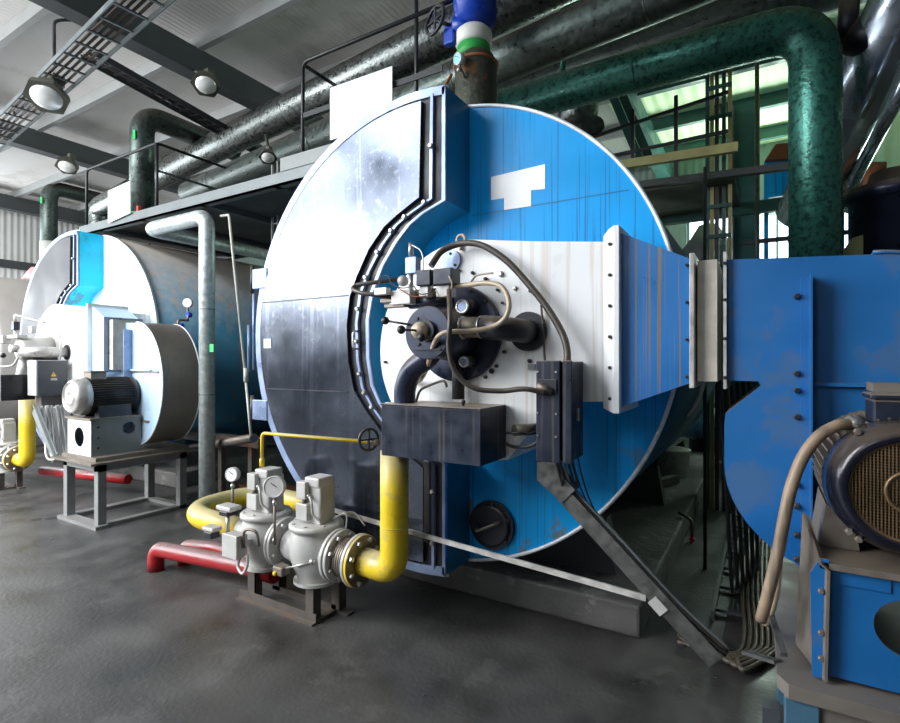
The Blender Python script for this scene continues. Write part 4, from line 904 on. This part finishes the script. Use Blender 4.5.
b.build('wire_coil', 'hose_dark', label='small tangled wire coil on the floor by the channel end', cat='wire')
p = U(705, 385, Y=4.6)
b = MB(); b.cyl((p.x, 4.6, 0), (p.x, 4.6, 3.2), .014); b.build('rod', 'rail_black', label='thin black upright rod in the gap beside the fan', cat='rod')
b = MB(); b.tube(spline([U(704, 382, Y=3.1), U(699, 398, Y=3.2), U(693, 408, Y=3.3), U(688, 415, Y=3.4)]), .012, 8); b.build('hose', 'cast_grey', label='short pale hose under the duct joint', cat='hose')
# things far down the aisle
b = MB(); c = U(673, 476, Z=.2); b.lathe(c, (0, 0, 1), [(0, .17), (.32, .20), (.33, .21), (.345, .21), (.345, .19), (.36, .15), (.38, 0)], 32); b.build('bucket', 'bucket_white', label='stained white bucket on the plinth in the aisle', cat='bucket')
b = MB(); b.cyl((-1.6, 9.6, .62), (.25, 9.6, .62), .26); b.lathe((-1.0, 9.6, .62), (1, 0, 0), [(0, .28), (.05, .28)], 32); b.box((-.5, 9.5, 0), (-.4, 9.7, .42)); b.box((.05, 9.5, 0), (.15, 9.7, .42)); b.build('tank', 'tank_blue', label='pale blue horizontal tank at the far end of the aisle', cat='tank')
b = MB(); b.bar(U(640, 487, Z=.26), U(676, 479, Z=.26), .09, .09); b.build('pole', 'concrete', label='grey pole lying on the plinth', cat='pole')
b = MB(); b.bar((-.5, 8.6, .09), (.3, 8.4, .09), .25, .18); b.build('timber', 'beam_light', label='timber block lying in front of the far blue tank', cat='timber')
t = thing('pipe_stub', 'short steel stub with a red tip on the aisle floor', 'pipe', U(692, 542, Z=0)); q = U(692, 542, Z=0)
sub(t, 'tube', 'dusty_metal', lambda b: b.tube(rnd([q + V((0, 0, .02)), q + V((0, 0, .20)), q + V((-.12, .05, .24))], .04), .015, 10)); sub(t, 'tip', 'bright_red', lambda b: b.ball(q + V((0, 0, .025)), .024))

# ================================================================ PLATFORM ALONG THE BOILER TOPS
Yp_, Zp = 3.52, 3.50
t = thing('walkway', 'grey steel walkway above the left boiler with black handrails', 'walkway', (-5.2, 4.4, Zp - .3))
sub(t, 'front_beam', 'walk_light', lambda b: (b.box((-8.1, Yp_, Zp - .11), (-2.45, Yp_ + .03, Zp + .01)), b.box((-8.1, Yp_, Zp - .11), (-2.45, Yp_ + .1, Zp - .095))))
sub(t, 'deck', 'sheet_dark', lambda b: b.box((-8.05, Yp_ + .04, Zp - .05), (-2.45, 5.6, Zp - .01)))
for x in (-7.6, -6.6, -5.4, -4.2, -3.3):
    sub(t, 'joist', 'beam_dark', lambda b: b.box((x, Yp_ + .03, Zp - .11), (x + .08, 5.6, Zp - .05)))
sub(t, 'rear_beam', 'beam_dark', lambda b: b.box((-8.1, 5.6, Zp - .11), (-2.45, 5.7, Zp)))
def rail(pts, r=.018, parent=t): sub(parent, 'handrail', 'rail_black', lambda b: b.tube(rnd(pts, .08), r, 8))
rail([(-7.95, Yp_ + .03, Zp), (-7.95, Yp_ + .03, 4.28), (-6.25, Yp_ + .03, 4.28), (-6.25, 5.0, 4.28), (-6.25, 5.0, Zp)])
sub(t, 'rail_post', 'rail_black', lambda b: b.cyl((-6.25, Yp_ + .03, Zp), (-6.25, Yp_ + .03, 4.28), .018))
sub(t, 'mid_rail', 'rail_black', lambda b: b.cyl((-6.25, Yp_ + .05, 3.95), (-6.25, 5.0, 3.95), .014))
rail([(-3.78, Yp_ + .03, Zp), (-3.78, Yp_ + .03, 4.52), (-2.0, Yp_ + .03, 4.52)])
rail([(-3.78, Yp_ + .03, 4.50), (-3.78, 4.3, 4.50)])
sub(t, 'mid_rail', 'rail_black', lambda b: b.box((-3.78, Yp_ + .02, 3.98), (-2.2, Yp_ + .03, 4.03)))
p = U(415, 0, Y=3.55); sub(t, 'rail_post', 'rail_black', lambda b: b.cyl((p.x, 3.57, Zp - .1), (p.x, 3.57, 5.0), .017))
sub(t, 'kick_plate', 'beam_grey', lambda b: b.box((-4.05, Yp_ - .01, Zp + .01), (-2.6, Yp_ + .02, Zp + .14)))
def board(pxs, Y, lab):
    b = MB(); b.prism([U(x, y, Y=Y) for x, y in pxs], (0, .01, 0)); b.build('sign_board', 'board_white', label=lab, cat='sign')
board([(330,88),(392,66),(392,123),(330,140)], 3.50, 'large blank white board on the railing left of the big boiler top')
board([(108,191),(130,181),(130,213),(108,223)], 3.49, 'small blank white board on the railing over the left boiler')
# posts hanging under walkway, valves on the boiler 2 side
t = thing('pressure_gauge', 'round white gauge with blue taps on the left boiler shell', 'gauge', (-6.05, 5.0, 1.9))
gx = -5.9; gp = U(188, 303, X=gx)
sub(t, 'case', 'cast_grey', lambda b: b.lathe(gp, (.6, -1, 0), [(-.02, .055), (.02, .055)], 28)); sub(t, 'dial', 'gauge_face', lambda b: b.lathe(gp + V((.6, -1, 0)).normalized() * .021, (.6, -1, 0), [(0, .05), (.002, .05)], 28, smooth=False))
sub(t, 'pipe', 'dusty_metal', lambda b: b.tube(rnd([gp - V((0, 0, .04)), U(188, 320, X=gx), U(178, 320, X=gx), U(178, 328, X=gx)], .03), .014, 8))
sub(t, 'pipe', 'dusty_metal', lambda b: b.cyl(U(188, 320, X=gx), U(200, 320, X=gx) - V((.25, 0, 0)), .012))
sub(t, 'tap', 'valve_blue', lambda b: b.cyl(U(187, 315, X=gx), U(191, 315, X=gx), .03)); sub(t, 'tap', 'valve_blue', lambda b: b.cyl(U(179, 326, X=gx), U(183, 326, X=gx), .03))

# vertical silver pipe in front of the left boiler
q = U(207, 440, Y=3.4); zt_ = U(207, 216, Y=3.4).z
b = MB(); b.tube(rnd([(q.x - 1.1, 5.4, zt_), (q.x - 1.1, 3.40, zt_), (q.x, 3.4, zt_), (q.x, 3.4, 0.0)], .14, 12), .08, 28)
pv = b.build('drain_pipe', 'galv_pale', label='pale galvanised upright pipe between the two boilers', cat='pipe')
for z in (2.2, 1.3): sub(pv, 'joint_band', 'galv', lambda b: b.torus((q.x, 3.4, z), (0, 0, 1), .08, .004, 28, 6))
g = U(211, 348, Y=3.31); sub(pv, 'sticker', 'sticker_green', lambda b: b.box((g.x - .03, 3.315, g.z - .04), (g.x + .03, 3.325, g.z + .04)), 'green sticker')
b = MB(); b.tube(rnd([U(221, 216, Y=3.5), U(229, 215, Y=3.4), U(246, 380, Y=3.2)], .03), .014, 10); b.tube([U(246, 368, Y=3.2), U(246, 382, Y=3.2)], .022, 10); b.tube([U(246, 382, Y=3.2), U(251, 436, Y=3.15)], .012, 10)
b.build('long_rod', 'rod_beige', label='long pale leaning rod between the pipe and the big boiler', cat='rod')
b = MB(); b.cyl(U(249, 325, Y=3.3), U(249, 372, Y=3.3), .016); b.cyl(U(254, 278, Y=2.9), U(254, 370, Y=2.9), .012); b.build('slide_bar', 'frame_steel', label='upright blue-grey bar by the big boiler left edge', cat='bar')
b = MB(); b.tube(rnd([U(160, 453, Y=4.1), U(254, 438, Y=3.4)], .05), .045, 12); b.build('floor_pipe', 'stand_iron', label='low dark pipe between the left stand and the big boiler', cat='pipe')
t = thing('pipe_support', 'dark low trestle between the left stand and the big boiler', 'support', (-4.6, 3.6, 0))
for px_ in (222, 252): s_ = U(px_, 470, Y=3.75); sub(t, 'leg', 'stand_iron', lambda b: b.box((s_.x - .03, 3.72, 0), (s_.x + .03, 3.78, .72)))
s0 = U(180, 452, Y=3.75); s1 = U(256, 440, Y=3.75); sub(t, 'beam', 'stand_iron', lambda b: b.box((s0.x - .3, 3.70, .72), (s1.x + .1, 3.80, .82)))
b = MB(); b.box((-5.6, 4.2, 0), (-3.6, 4.5, .12)); b.build('kerb', 'rust', label='low rusty kerb on the floor behind the left stand', cat='kerb')

# ================================================================ BIG OVERHEAD PIPES
def pipe(label, pts, r, m, rr=.25, bands=(), name='overhead_pipe', n=36, bm='galv'):
    path = rnd(pts, rr, 10); b = MB(); b.tube(path, r, n); o_ = b.build(name, m, label=label, cat='pipe')
    for (a, d) in bands: sub(o_, 'joint_band', bm, lambda b: b.torus(a, d, r, .005, n, 6))
    return o_
pa = U(78, 215, Z=4.6); pb_ = U(230, 140, Z=4.85); pc = U(410, 52, Z=4.85)
def ext(a, b_, k): return a + (b_ - a) * k
A0 = U(98, 208, Z=4.85); A1 = ext(pb_, pc, 2.6)
dA = (A1 - pb_).normalized()
pipe('large silver insulated pipe crossing under the roof, upper of the pair', [A0 + V((.1, 0, -1.2)), A0, pb_, A1], .20, 'galv', .3, [(ext(pb_, pc, k_), dA) for k_ in (-.5, .3, 1.1)])
q0 = U(240, 172, Z=4.25); q1 = U(500, 62, Z=4.25)
dB = (q1 - q0).normalized()
pipe('dark insulated pipe crossing under the roof, lower of the pair', [ext(q0, q1, -.35), ext(q0, q1, 2.2)], .17, 'galv_dark', .3, [(ext(q0, q1, k_), dB) for k_ in (-.15, .4, .9, 1.3)])
r0 = U(520, 88, Z=4.9); r1 = U(700, 28, Z=4.9)
pipe('dark green pipe behind the long green pipe, near the roof', [ext(r0, r1, -.5), ext(r0, r1, 3)], .22, 'galv_dark', .3)
G = pipe('long mottled green-lit pipe with a right-angle bend down, right side', [(-2.9, 5.0, 4.33), (.355, 5.0, 4.33), (.355, 5.0, .9)], .178, 'galv_green_lit', .34, [((-1.0, 5, 4.33), (1, 0, 0)), ((.355, 5, 3.05), (0, 0, 1)), ((.355, 5, 2.62), (0, 0, 1))], bm='galv_green_lit', n=48)
# left vertical elbows
def elbow(px, ptop, Y, r, lab, dl=1.4, zb=3.2, low=None):
    c = U(px, ptop, Y=Y)
    return pipe(lab, [(c.x, Y, zb), (c.x, Y, c.z), (c.x, Y + dl, c.z)], r, 'galv_dark', .3)
e1 = elbow(142, 114, 4.0, .155, 'dark lagged pipe bending back over the left boiler', 1.5, 3.52)
c = U(142, 200, Y=4.0)
sub(e1, 'valve_section', 'galv', lambda b: b.cyl((c.x, 4.0, 3.50), (c.x, 4.0, 3.62), .16)); sub(e1, 'band', 'rust', lambda b: b.torus((c.x, 4.0, 3.64), (0, 0, 1), .16, .012)); sub(e1, 'band', 'band_green', lambda b: b.torus((c.x, 4.0, 3.69), (0, 0, 1), .16, .010))
sub(e1, 'lever', 'bright_red', lambda b: b.box((c.x + .16, 3.84, 3.52), (c.x + .2, 3.88, 3.75)))
g = U(133, 134, Y=3.84); sub(e1, 'sticker', 'sticker_green', lambda b: b.box((g.x - .02, 3.85, g.z - .06), (g.x + .03, 3.86, g.z + .06)), 'green sticker')
e2 = elbow(49, 187, 5.6, .17, 'farther dark lagged pipe bending back at the upper left', 1.8, 3.3)
c2 = U(49, 225, Y=5.6); sub(e2, 'pale_section', 'plaster_white', lambda b: b.cyl((c2.x, 5.6, 3.3), (c2.x, 5.6, 4.45), .18)); sub(e2, 'band', 'bright_red', lambda b: b.torus((c2.x, 5.6, 3.75), (0, 0, 1), .185, .02))
g = U(41, 200, Y=5.4); sub(e2, 'sticker', 'sticker_green', lambda b: b.box((g.x - .03, 5.40, g.z - .07), (g.x + .03, 5.41, g.z + .07)), 'green sticker')
t = thing('guard_rail', 'thin black guard rail on top of the left boiler', 'railing', o2((-2.1, 3.6, 3.37)))
r_ = [U(47, 231, Y=4.6), U(61, 223, Y=4.6)]
sub(t, 'rail', 'rail_black', lambda b: b.tube(rnd([(-9.2, 4.6, 3.2), (-9.2, 4.6, 3.72), (-8.3, 4.6, 3.72), (-7.0, 4.7, 3.75), (-7.0, 4.7, 3.4)], .06), .016, 8))
sub(t, 'post', 'rail_black', lambda b: b.cyl((-8.3, 4.6, 3.3), (-8.3, 4.6, 3.72), .016))
p = [U(21, 278, Y=4.3), U(31, 267, Y=4.3), U(38, 267, Y=4.3), U(36, 279, Y=4.3)]
b = MB(); b.prism(p, (0, .03, 0)); b.build('red_guard', 'bright_red', label='small bright red metal guard beside the left boiler top', cat='guard')

# steam outlet on top of boiler 1
vx = U(476, 80, Y=3.5).x
t = thing('steam_outlet', 'rusty mottled drum with white and green bands on the big boiler top', 'pipe', (vx, 3.5, 3.3))
sub(t, 'drum', 'rust_drum', lambda b: b.lathe((vx, 3.5, 3.30), (0, 0, 1), [(0, .15), (.05, .16), (.62, .16), (.67, .13)], 36))
sub(t, 'drum_strap', 'rust', lambda b: b.torus((vx, 3.5, 3.90), (0, 0, 1), .162, .012))
sub(t, 'green_band', 'band_green', lambda b: b.lathe((vx - .02, 3.5, 3.95), (0, 0, 1), [(0, .14), (.1, .125)], 32)); sub(t, 'white_band', 'plaster_white', lambda b: b.lathe((vx - .02, 3.5, 4.05), (0, 0, 1), [(0, .125), (.02, .14), (.1, .14), (.13, .11)], 32))
sub(t, 'strap_pipe', 'rust', lambda b: b.tube(spline([(vx - .17, 3.42, 3.85), (vx - .2, 3.36, 3.7), (vx - .17, 3.36, 3.5), (vx - .1, 3.33, 3.4)]), .012, 8))
b = MB(); b.lathe((vx - .01, 3.5, 4.18), (0, 0, 1), [(0, .06), (.03, .11), (.06, .165), (.9, .165), (1.2, .165)], 36); b.box((vx - .13, 3.33, 4.42), (vx - .08, 3.345, 4.55)); b.build('outlet_pipe', 'valve_blue', t)
t = thing('gate_valve', 'blue valve with black handwheel beside the blue outlet pipe', 'valve', (vx - .3, 3.4, 4.2))
hc = U(435, 20, Y=3.35); bc2 = U(452, 26, Y=3.40)
sub(t, 'body', 'valve_blue', lambda b: (b.lathe(bc2 + V((.03, .05, 0)), (-1, -.3, 0), [(-.1, .05), (-.02, .07), (.03, .075), (.05, .05), (.1, .03)], 20), b.box(bc2 + V((-.06, -.03, -.14)), bc2 + V((.03, .03, -.02)), .01), b.cyl(bc2, V((vx, 3.5, bc2.z)), .06)))
sub(t, 'hand_wheel', 'black_iron', lambda b: (b.torus(hc, (-.35, -1, .1), .105, .014), b.bar(hc - V((0, 0, .1)), hc + V((0, 0, .1)), .015), b.bar(hc - V((.09, -.035, 0)), hc + V((.09, -.035, 0)), .015), b.cyl(hc, bc2, .014)))
gp = U(459, 59, Y=3.28)
gauge(gp - V((-.02, -.05, .12)), gp, .042, 'small blue-faced gauge on the rusty drum above the big boiler', (-.35, -1, -.2), 'gauge_face_blue')

# ================================================================ CABLE TRAYS, LAMPS
def tray(label, p, q, w, m, n, name='cable_tray', cables=4, side=.05):
    p = V(p); q = V(q); d = (q - p).normalized(); s = d.cross(V((0, 0, 1))).normalized() * w / 2
    t = thing(name, label, 'cable tray', (p + q) / 2)
    for k_ in (-1, 1): sub(t, 'side_rail', m, lambda b: b.bar(p + s * k_, q + s * k_, .012, side))
    for i in range(n):
        c = p.lerp(q, (i + .5) / n); sub(t, 'rung', m, lambda b: b.bar(c - s, c + s, .025, .015))
    for i in range(cables):
        o_ = s * (-.6 + 1.2 * i / max(1, cables - 1)); z = V((0, 0, .02))
        b = MB(); b.tube([p + o_ + z + V((0, 0, .01 * math.sin(i))), p.lerp(q, .3) + o_ * .7 + z, p.lerp(q, .6) + o_ + z, q + o_ * .8 + z], .013, 8)
        b.build('cable', 'stand_iron' if i % 3 == 0 else 'hose_dark', label='cable lying in the %s' % label.split(',')[0], cat='cable', group='cables in the ' + label.split(',')[0])
    return t
tray('pale ladder tray rising to the top left, with a lamp', U(-60, 190, Z=4.7), U(190, -45, Z=4.7), .30, 'walk_light', 30)
tray('dark ladder tray running back under the roof, below the pale one', U(88, 55, Z=4.9), U(285, 165, Z=4.9), .22, 'beam_dark', 22, side=.07)
def hang(px, y0, y1, Y, lab):
    p = U(px, y1, Y=Y); b = MB(); b.cyl(p, (p.x, Y, 5.9), .012); b.build('hanger_rod', 'rail_black', label=lab, cat='rod')
hang(54, 18, 60, 3.6, 'black hanger rod above the pale tray, right one'); hang(14, 20, 103, 3.8, 'black hanger rod above the pale tray, leftmost one'); 
t = thing('cable_riser', 'narrow pale vertical ladder tray left of the big boiler top', 'cable tray', U(275, 235, Y=4.4))
c = U(275, 160, Y=4.4)
for dx in (-.05, .05): sub(t, 'side_rail', 'beam_light', lambda b: b.box((c.x + dx - .008, 4.39, 2.4), (c.x + dx + .008, 4.42, c.z)))
for k_ in range(8): sub(t, 'rung', 'beam_light', lambda b: b.box((c.x - .05, 4.4, 2.45 + k_ * .18), (c.x + .05, 4.41, 2.465 + k_ * .18)))
def lamp(px, py, z, lab, s=1.0, tilt=(.45, -.35, -1)):
    c = U(px, py, Z=z); a = V(tilt).normalized(); t = thing('high_bay_lamp', lab, 'lamp', c)
    sub(t, 'housing', 'lamp_housing', lambda b: b.lathe(c, a, [(-.20 * s, .06 * s), (-.16 * s, .12 * s), (-.08 * s, .14 * s), (-.05 * s, .19 * s), (.02 * s, .21 * s), (.03 * s, .21 * s)], 6, smooth=False))
    sub(t, 'lens', 'glass_lamp', lambda b: b.lathe(c, a, [(.02 * s, .15 * s), (.05 * s, .13 * s), (.08 * s, .08 * s), (.09 * s, 0)], 28, caps=False))
    sub(t, 'arm', 'lamp_housing', lambda b: b.tube([c - a * .16 * s, c - a * .16 * s + V((-.1, .1, .12)) * s, (c.x - (.38 if z > 4.8 else .1), c.y + .1 * s, 5.47 if z > 4.8 else z + .3)], .018, 8))
    sub(t, 'ballast', 'lamp_housing', lambda b: b.box(c - a * .2 * s + V((-.12, .02, .02)) * s, c - a * .2 * s + V((.0, .14, .14)) * s, .01))
    return t
lamp(47, 96, 4.45, 'large lamp with white lens hanging under the pale tray', 1.0)
lamp(206, 84, 5.15, 'small roof lamp under the dark rafter, upper middle left', .85)
lamp(67, 166, 5.2, 'small roof lamp above the far left pipe bend', .9)
lamp(268, 157, 4.0, 'small lamp part hidden behind the lower overhead pipe', .5)
b = MB(); b.tube(rnd([U(54, 64, Z=4.75), U(54, 20, Z=5.6), U(75, 20, Z=5.75)], .15), .018, 8); b.build('conduit', 'beam_dark', label='curved conduit rising from the lamp to the roof', cat='conduit')

# ================================================================ RIGHT BACKGROUND
x = U(746, 200, Y=9.0).x
t = thing('steel_column', 'dark steel column standing behind the aisle', 'column', (x, 9, 0))
sub(t, 'web', 'beam_green', lambda b: b.box((x - .17, 8.97, 0), (x + .17, 9.03, 5.5))); sub(t, 'flange', 'beam_dark', lambda b: b.box((x - .18, 8.85, 0), (x - .15, 9.15, 5.5))); sub(t, 'flange', 'beam_dark', lambda b: b.box((x + .15, 8.85, 0), (x + .18, 9.15, 5.5)))
t = thing('cable_riser', 'tall upright cable ladder in front of the dark steel column', 'cable tray', (U(718, 260, Y=6.5).x, 6.5, 0))
for px_, m_ in ((707.5, 'beam_green'), (712, 'beam_ochre'), (730, 'beam_ochre'), (717, 'hose_dark'), (724, 'galv_dark')):
    xx = U(px_, 100, Y=6.5).x; sub(t, 'upright', m_, lambda b: b.box((xx - .02, 6.48, 0), (xx + .02, 6.52, 5.9)))
xa = U(706, 100, Y=6.5).x; xb = U(732, 100, Y=6.5).x
for k_ in range(13): sub(t, 'rung', 'beam_green', lambda b: b.box((xa, 6.45, 1.7 + .33 * k_), (xb, 6.48, 1.74 + .33 * k_)))
xx = U(757, 100, Y=7.5).x; b = MB(); b.cyl((xx, 7.5, 0), (xx, 7.5, 5.9), .025); b.build('rod', 'galv_dark', label='thin upright conduit just right of the dark column', cat='conduit')
pz = 4.5 * .4115 + EYE
t = thing('gallery', 'ochre gallery beam with black railing behind the big boiler', 'walkway', (-1, 5.4, 3.3))
g0 = U(590, 170, Y=5.8); g1 = U(738, 147, Y=5.8)
sub(t, 'edge_beam', 'beam_ochre', lambda b: b.bar(ext(g0, g1, -.3), g1, .06, .09)); 
sub(t, 'lower_beam', 'beam_dark', lambda b: b.bar(U(640, 185, Y=6.2), U(800, 165, Y=6.2), .08, .07))
for (ya_, yb_) in ((138, 92), (157, 131)): sub(t, 'handrail', 'rail_black', lambda b: b.bar(U(560, ya_ + 10, Y=5.8), U(728, yb_, Y=5.8), .03, .03))
for px_ in (633, 676): a_ = U(px_, 110 if px_ < 650 else 96, Y=5.8); c_ = U(px_, 160 if px_ < 650 else 178, Y=5.8); sub(t, 'rail_post', 'rail_black', lambda b: b.box((a_.x - .018, 5.78, c_.z), (a_.x + .018, 5.82, a_.z)))
b = MB(); b.bar(U(608, 84, Y=7.0), U(642, 165, Y=7.0), .16, .1); b.bar(U(618, 84, Y=7.0), U(652, 165, Y=7.0), .03, .1); b.build('roof_brace', 'beam_green', label='slanting green roof brace behind the railing', cat='brace')
q = U(764, 180, Y=8).x; b = MB(); b.box((q, 8, 3.80), (q + .85, 9, 4.28)); b.box((q, 8, 0), (q + .05, 8.05, 3.8)); b.box((q + .8, 8, 0), (q + .85, 8.05, 3.8)); b.box((q, 8.95, 0), (q + .05, 9, 3.8)); b.box((q + .8, 8.95, 0), (q + .85, 9, 3.8)); b.build('hopper', 'boiler_blue', label='dark blue box hopper behind the green upright pipe', cat='hopper')
b = MB(); b.prism([U(765, 160, Y=7.9), U(776, 144, Y=7.9), U(796, 142, Y=7.9), U(796, 158, Y=7.9)], (0, .4, 0)); b.build('rusty_hood', 'rust', label='rusty hood on the dark blue hopper', cat='hood')
t = thing('gallery', 'teal cross beam in front of the bright far windows', 'walkway', (.5, 8, 3.2))
sub(t, 'beam', 'beam_green', lambda b: b.box((-2.5, 7.5, 3.50), (5, 7.6, 3.65))); sub(t, 'deck', 'sheet_dark', lambda b: b.box((-2.5, 6.25, 3.60), (-.25, 7.5, 3.64)))
sub(t, 'lower_rail', 'beam_dark', lambda b: b.box((-.2, 7.5, 3.12), (5, 7.55, 3.17)))
b = MB(); b.cyl((U(708, 235, Y=10).x, 10, 0), (U(708, 235, Y=10).x, 10, 3.0), .3); b.lathe((U(708, 235, Y=10).x, 10, 3.0), (0, 0, 1), [(0, .35), (.6, .42), (.75, .3), (1.0, .15)], 24); b.build('vessel', 'beam_dark', label='dark vessel silhouette against the bright window', cat='vessel')
# silvery slanted duct, dark equipment at right
pipe('shiny silver slanted duct at the upper right', [U(800, 215, Y=6.8), U(842, 130, Y=6.0), U(925, -40, Y=4.8)], .235, 'silver_duct', .2)
pipe('thin silver pipe beside the slanted duct', [U(852, 185, Y=5.9), U(925, 45, Y=4.7)], .05, 'silver_duct', .1)
t = thing('roof_lamp', 'pale floodlight lamp lying right of the green upright pipe', 'lamp', U(860, 250, Y=5.5))
q = U(865, 255, Y=5.5); sub(t, 'post', 'beam_ochre', lambda b: b.cyl((q.x, 5.55, 0), (q.x, 5.55, q.z), .025)); sub(t, 'housing', 'beam_ochre', lambda b: b.prism([U(838, 258, Y=5.4), U(852, 238, Y=5.4), U(868, 233, Y=5.4), U(884, 236, Y=5.4), U(880, 248, Y=5.4), U(862, 258, Y=5.4)], (0, .3, 0)))
t = thing('pump', 'dark pump body at the right edge above the blue duct', 'pump', U(890, 240, Y=5.8))
sub(t, 'body', 'burner_blue_black', lambda b: b.lathe(U(893, 262, Y=5.6), (0, 0, 1), [(0, .3), (.5, .3), (.5, .36), (.6, .36), (.6, .2), (.75, .15)], 28)); q = U(893, 262, Y=5.6); sub(t, 'pedestal', 'beam_dark', lambda b: b.box((q.x - .25, 5.35, 0), (q.x + .25, 5.85, q.z))); sub(t, 'stub', 'rust', lambda b: b.cyl(U(860, 186, Y=6.4), U(880, 186, Y=6.4), .22))
b = MB(); b.lathe(U(849, 186, Y=6.5), (1, 0, 0), [(-.2, .1), (-.15, .2), (.1, .25), (.15, .2)], 16, smooth=False); b.build('steam_trap', 'rust_drum', label='mottled olive valve casting right of the green pipe', cat='valve')
b = MB(); b.prism([U(850, 90, Y=9.5), U(900, 70, Y=9.5), U(935, 60, Y=9.5), V((U(935, 330, Y=9.5).x, 9.5, 0)), V((U(850, 330, Y=9.5).x, 9.5, 0))], (0, .2, 0)); b.build('service_cabin', 'ceiling_green_lit', label='stained pale green cabin wall behind the pump', cat='cabin')
t = thing('steam_valve', 'dark valve cluster at the top right by the elbow', 'valve', U(848, 20, Y=5.0))
sub(t, 'body', 'black_iron', lambda b: (b.lathe(U(846, 45, Y=5.2), (1, 0, .2), [(-.05, .05), (.1, .16), (.2, .18), (.3, .1)], 14), b.cyl(U(846, 45, Y=5.2), U(850, -5, Y=5.2), .07)))
b = MB(); b.cyl(U(563, 28, Y=5.2), U(563, 75, Y=5.2), .03); b.build('hanger_rod', 'galv_green_lit', label='short green hanger rod above the long green pipe', cat='rod')
b = MB(); b.lathe(U(578, 94, Y=6.2), (0, 0, -1), [(-.3, .16), (0, .24), (.25, .24), (.45, .2)], 28); b.build('roof_vent', 'galv', label='round silver vent cap hanging behind the green pipe', cat='vent')
b = MB(); b.lathe(U(593, 128, Y=6.0), (.2, -1, 0), [(0, .13), (.03, .13), (.03, .09), (.05, .09)], 28, smooth=False); b.build('round_plate', 'galv_dark', label='round dark plate showing above the blue boiler rim', cat='plate')
b = MB(); b.lathe(U(522, -6, Y=4.6), (0, -1, -.3), [(0, .2), (.15, .22), (.16, .12)], 28, smooth=False); b.build('pipe_end', 'black_iron', label='black round pipe end at the top edge by the blue pipe', cat='pipe')

# ================================================================ LIGHT
w = bpy.data.worlds.new('world'); S.world = w; w.use_nodes = True
bg = w.node_tree.nodes['Background']; bg.inputs['Color'].default_value = (.72, .86, 1, 1); bg.inputs['Strength'].default_value = 4.0
def area(name, loc, tgt, sx, sy, power, col=(1, 1, 1), spread=180):
    l = bpy.data.lights.new(name, 'AREA'); l.shape = 'RECTANGLE'; l.size = sx; l.size_y = sy; l.energy = power; l.color = col; l.spread = math.radians(spread)
    o_ = bpy.data.objects.new(name, l); COL.objects.link(o_); o_.location = loc
    o_.rotation_euler = (V(tgt) - V(loc)).to_track_quat('-Z', 'Y').to_euler(); return o_
for (a, c, za, zb), pw in zip(frontw, (330, 430, 190, 12)):
    area('daylight_window', ((a + c) / 2, YF + .03, (za + zb) / 2), ((a + c) / 2, 5, (za + zb) / 2), c - a - .1, zb - za - .1, pw, (1, .99, .97))
area('daylight_window', (XL + .05, -2.35, 3.15), (0, -2.35, 3.15), 4.2, 3.4, 330, (1, .99, .96))
area('daylight_window', (XL + .05, 2.7, 3.15), (0, 2.7, 3.15), 4.4, 3.4, 220, (1, .99, .96))
area('added_roof_light', (-7.4, -2.6, ZC + .05), (-7.4, -2.6, 0), 6.2, 2.7, 900, (.93, .96, 1))  # unseen roof source, added to brighten the door's reflection and light from above
for (a, c, za, zb) in backw:
    area('daylight_window', ((a + c) / 2, YB - .03, (za + zb) / 2), ((a + c) / 2, 0, (za + zb) / 2 + .3), c - a - .1, zb - za - .1, 80, (.78, 1, .82))

S.view_settings.view_transform = 'Standard'; S.view_settings.look = 'None'
S.view_settings.exposure = 0.22; S.view_settings.gamma = 1.0; S.view_settings.use_curve_mapping = False
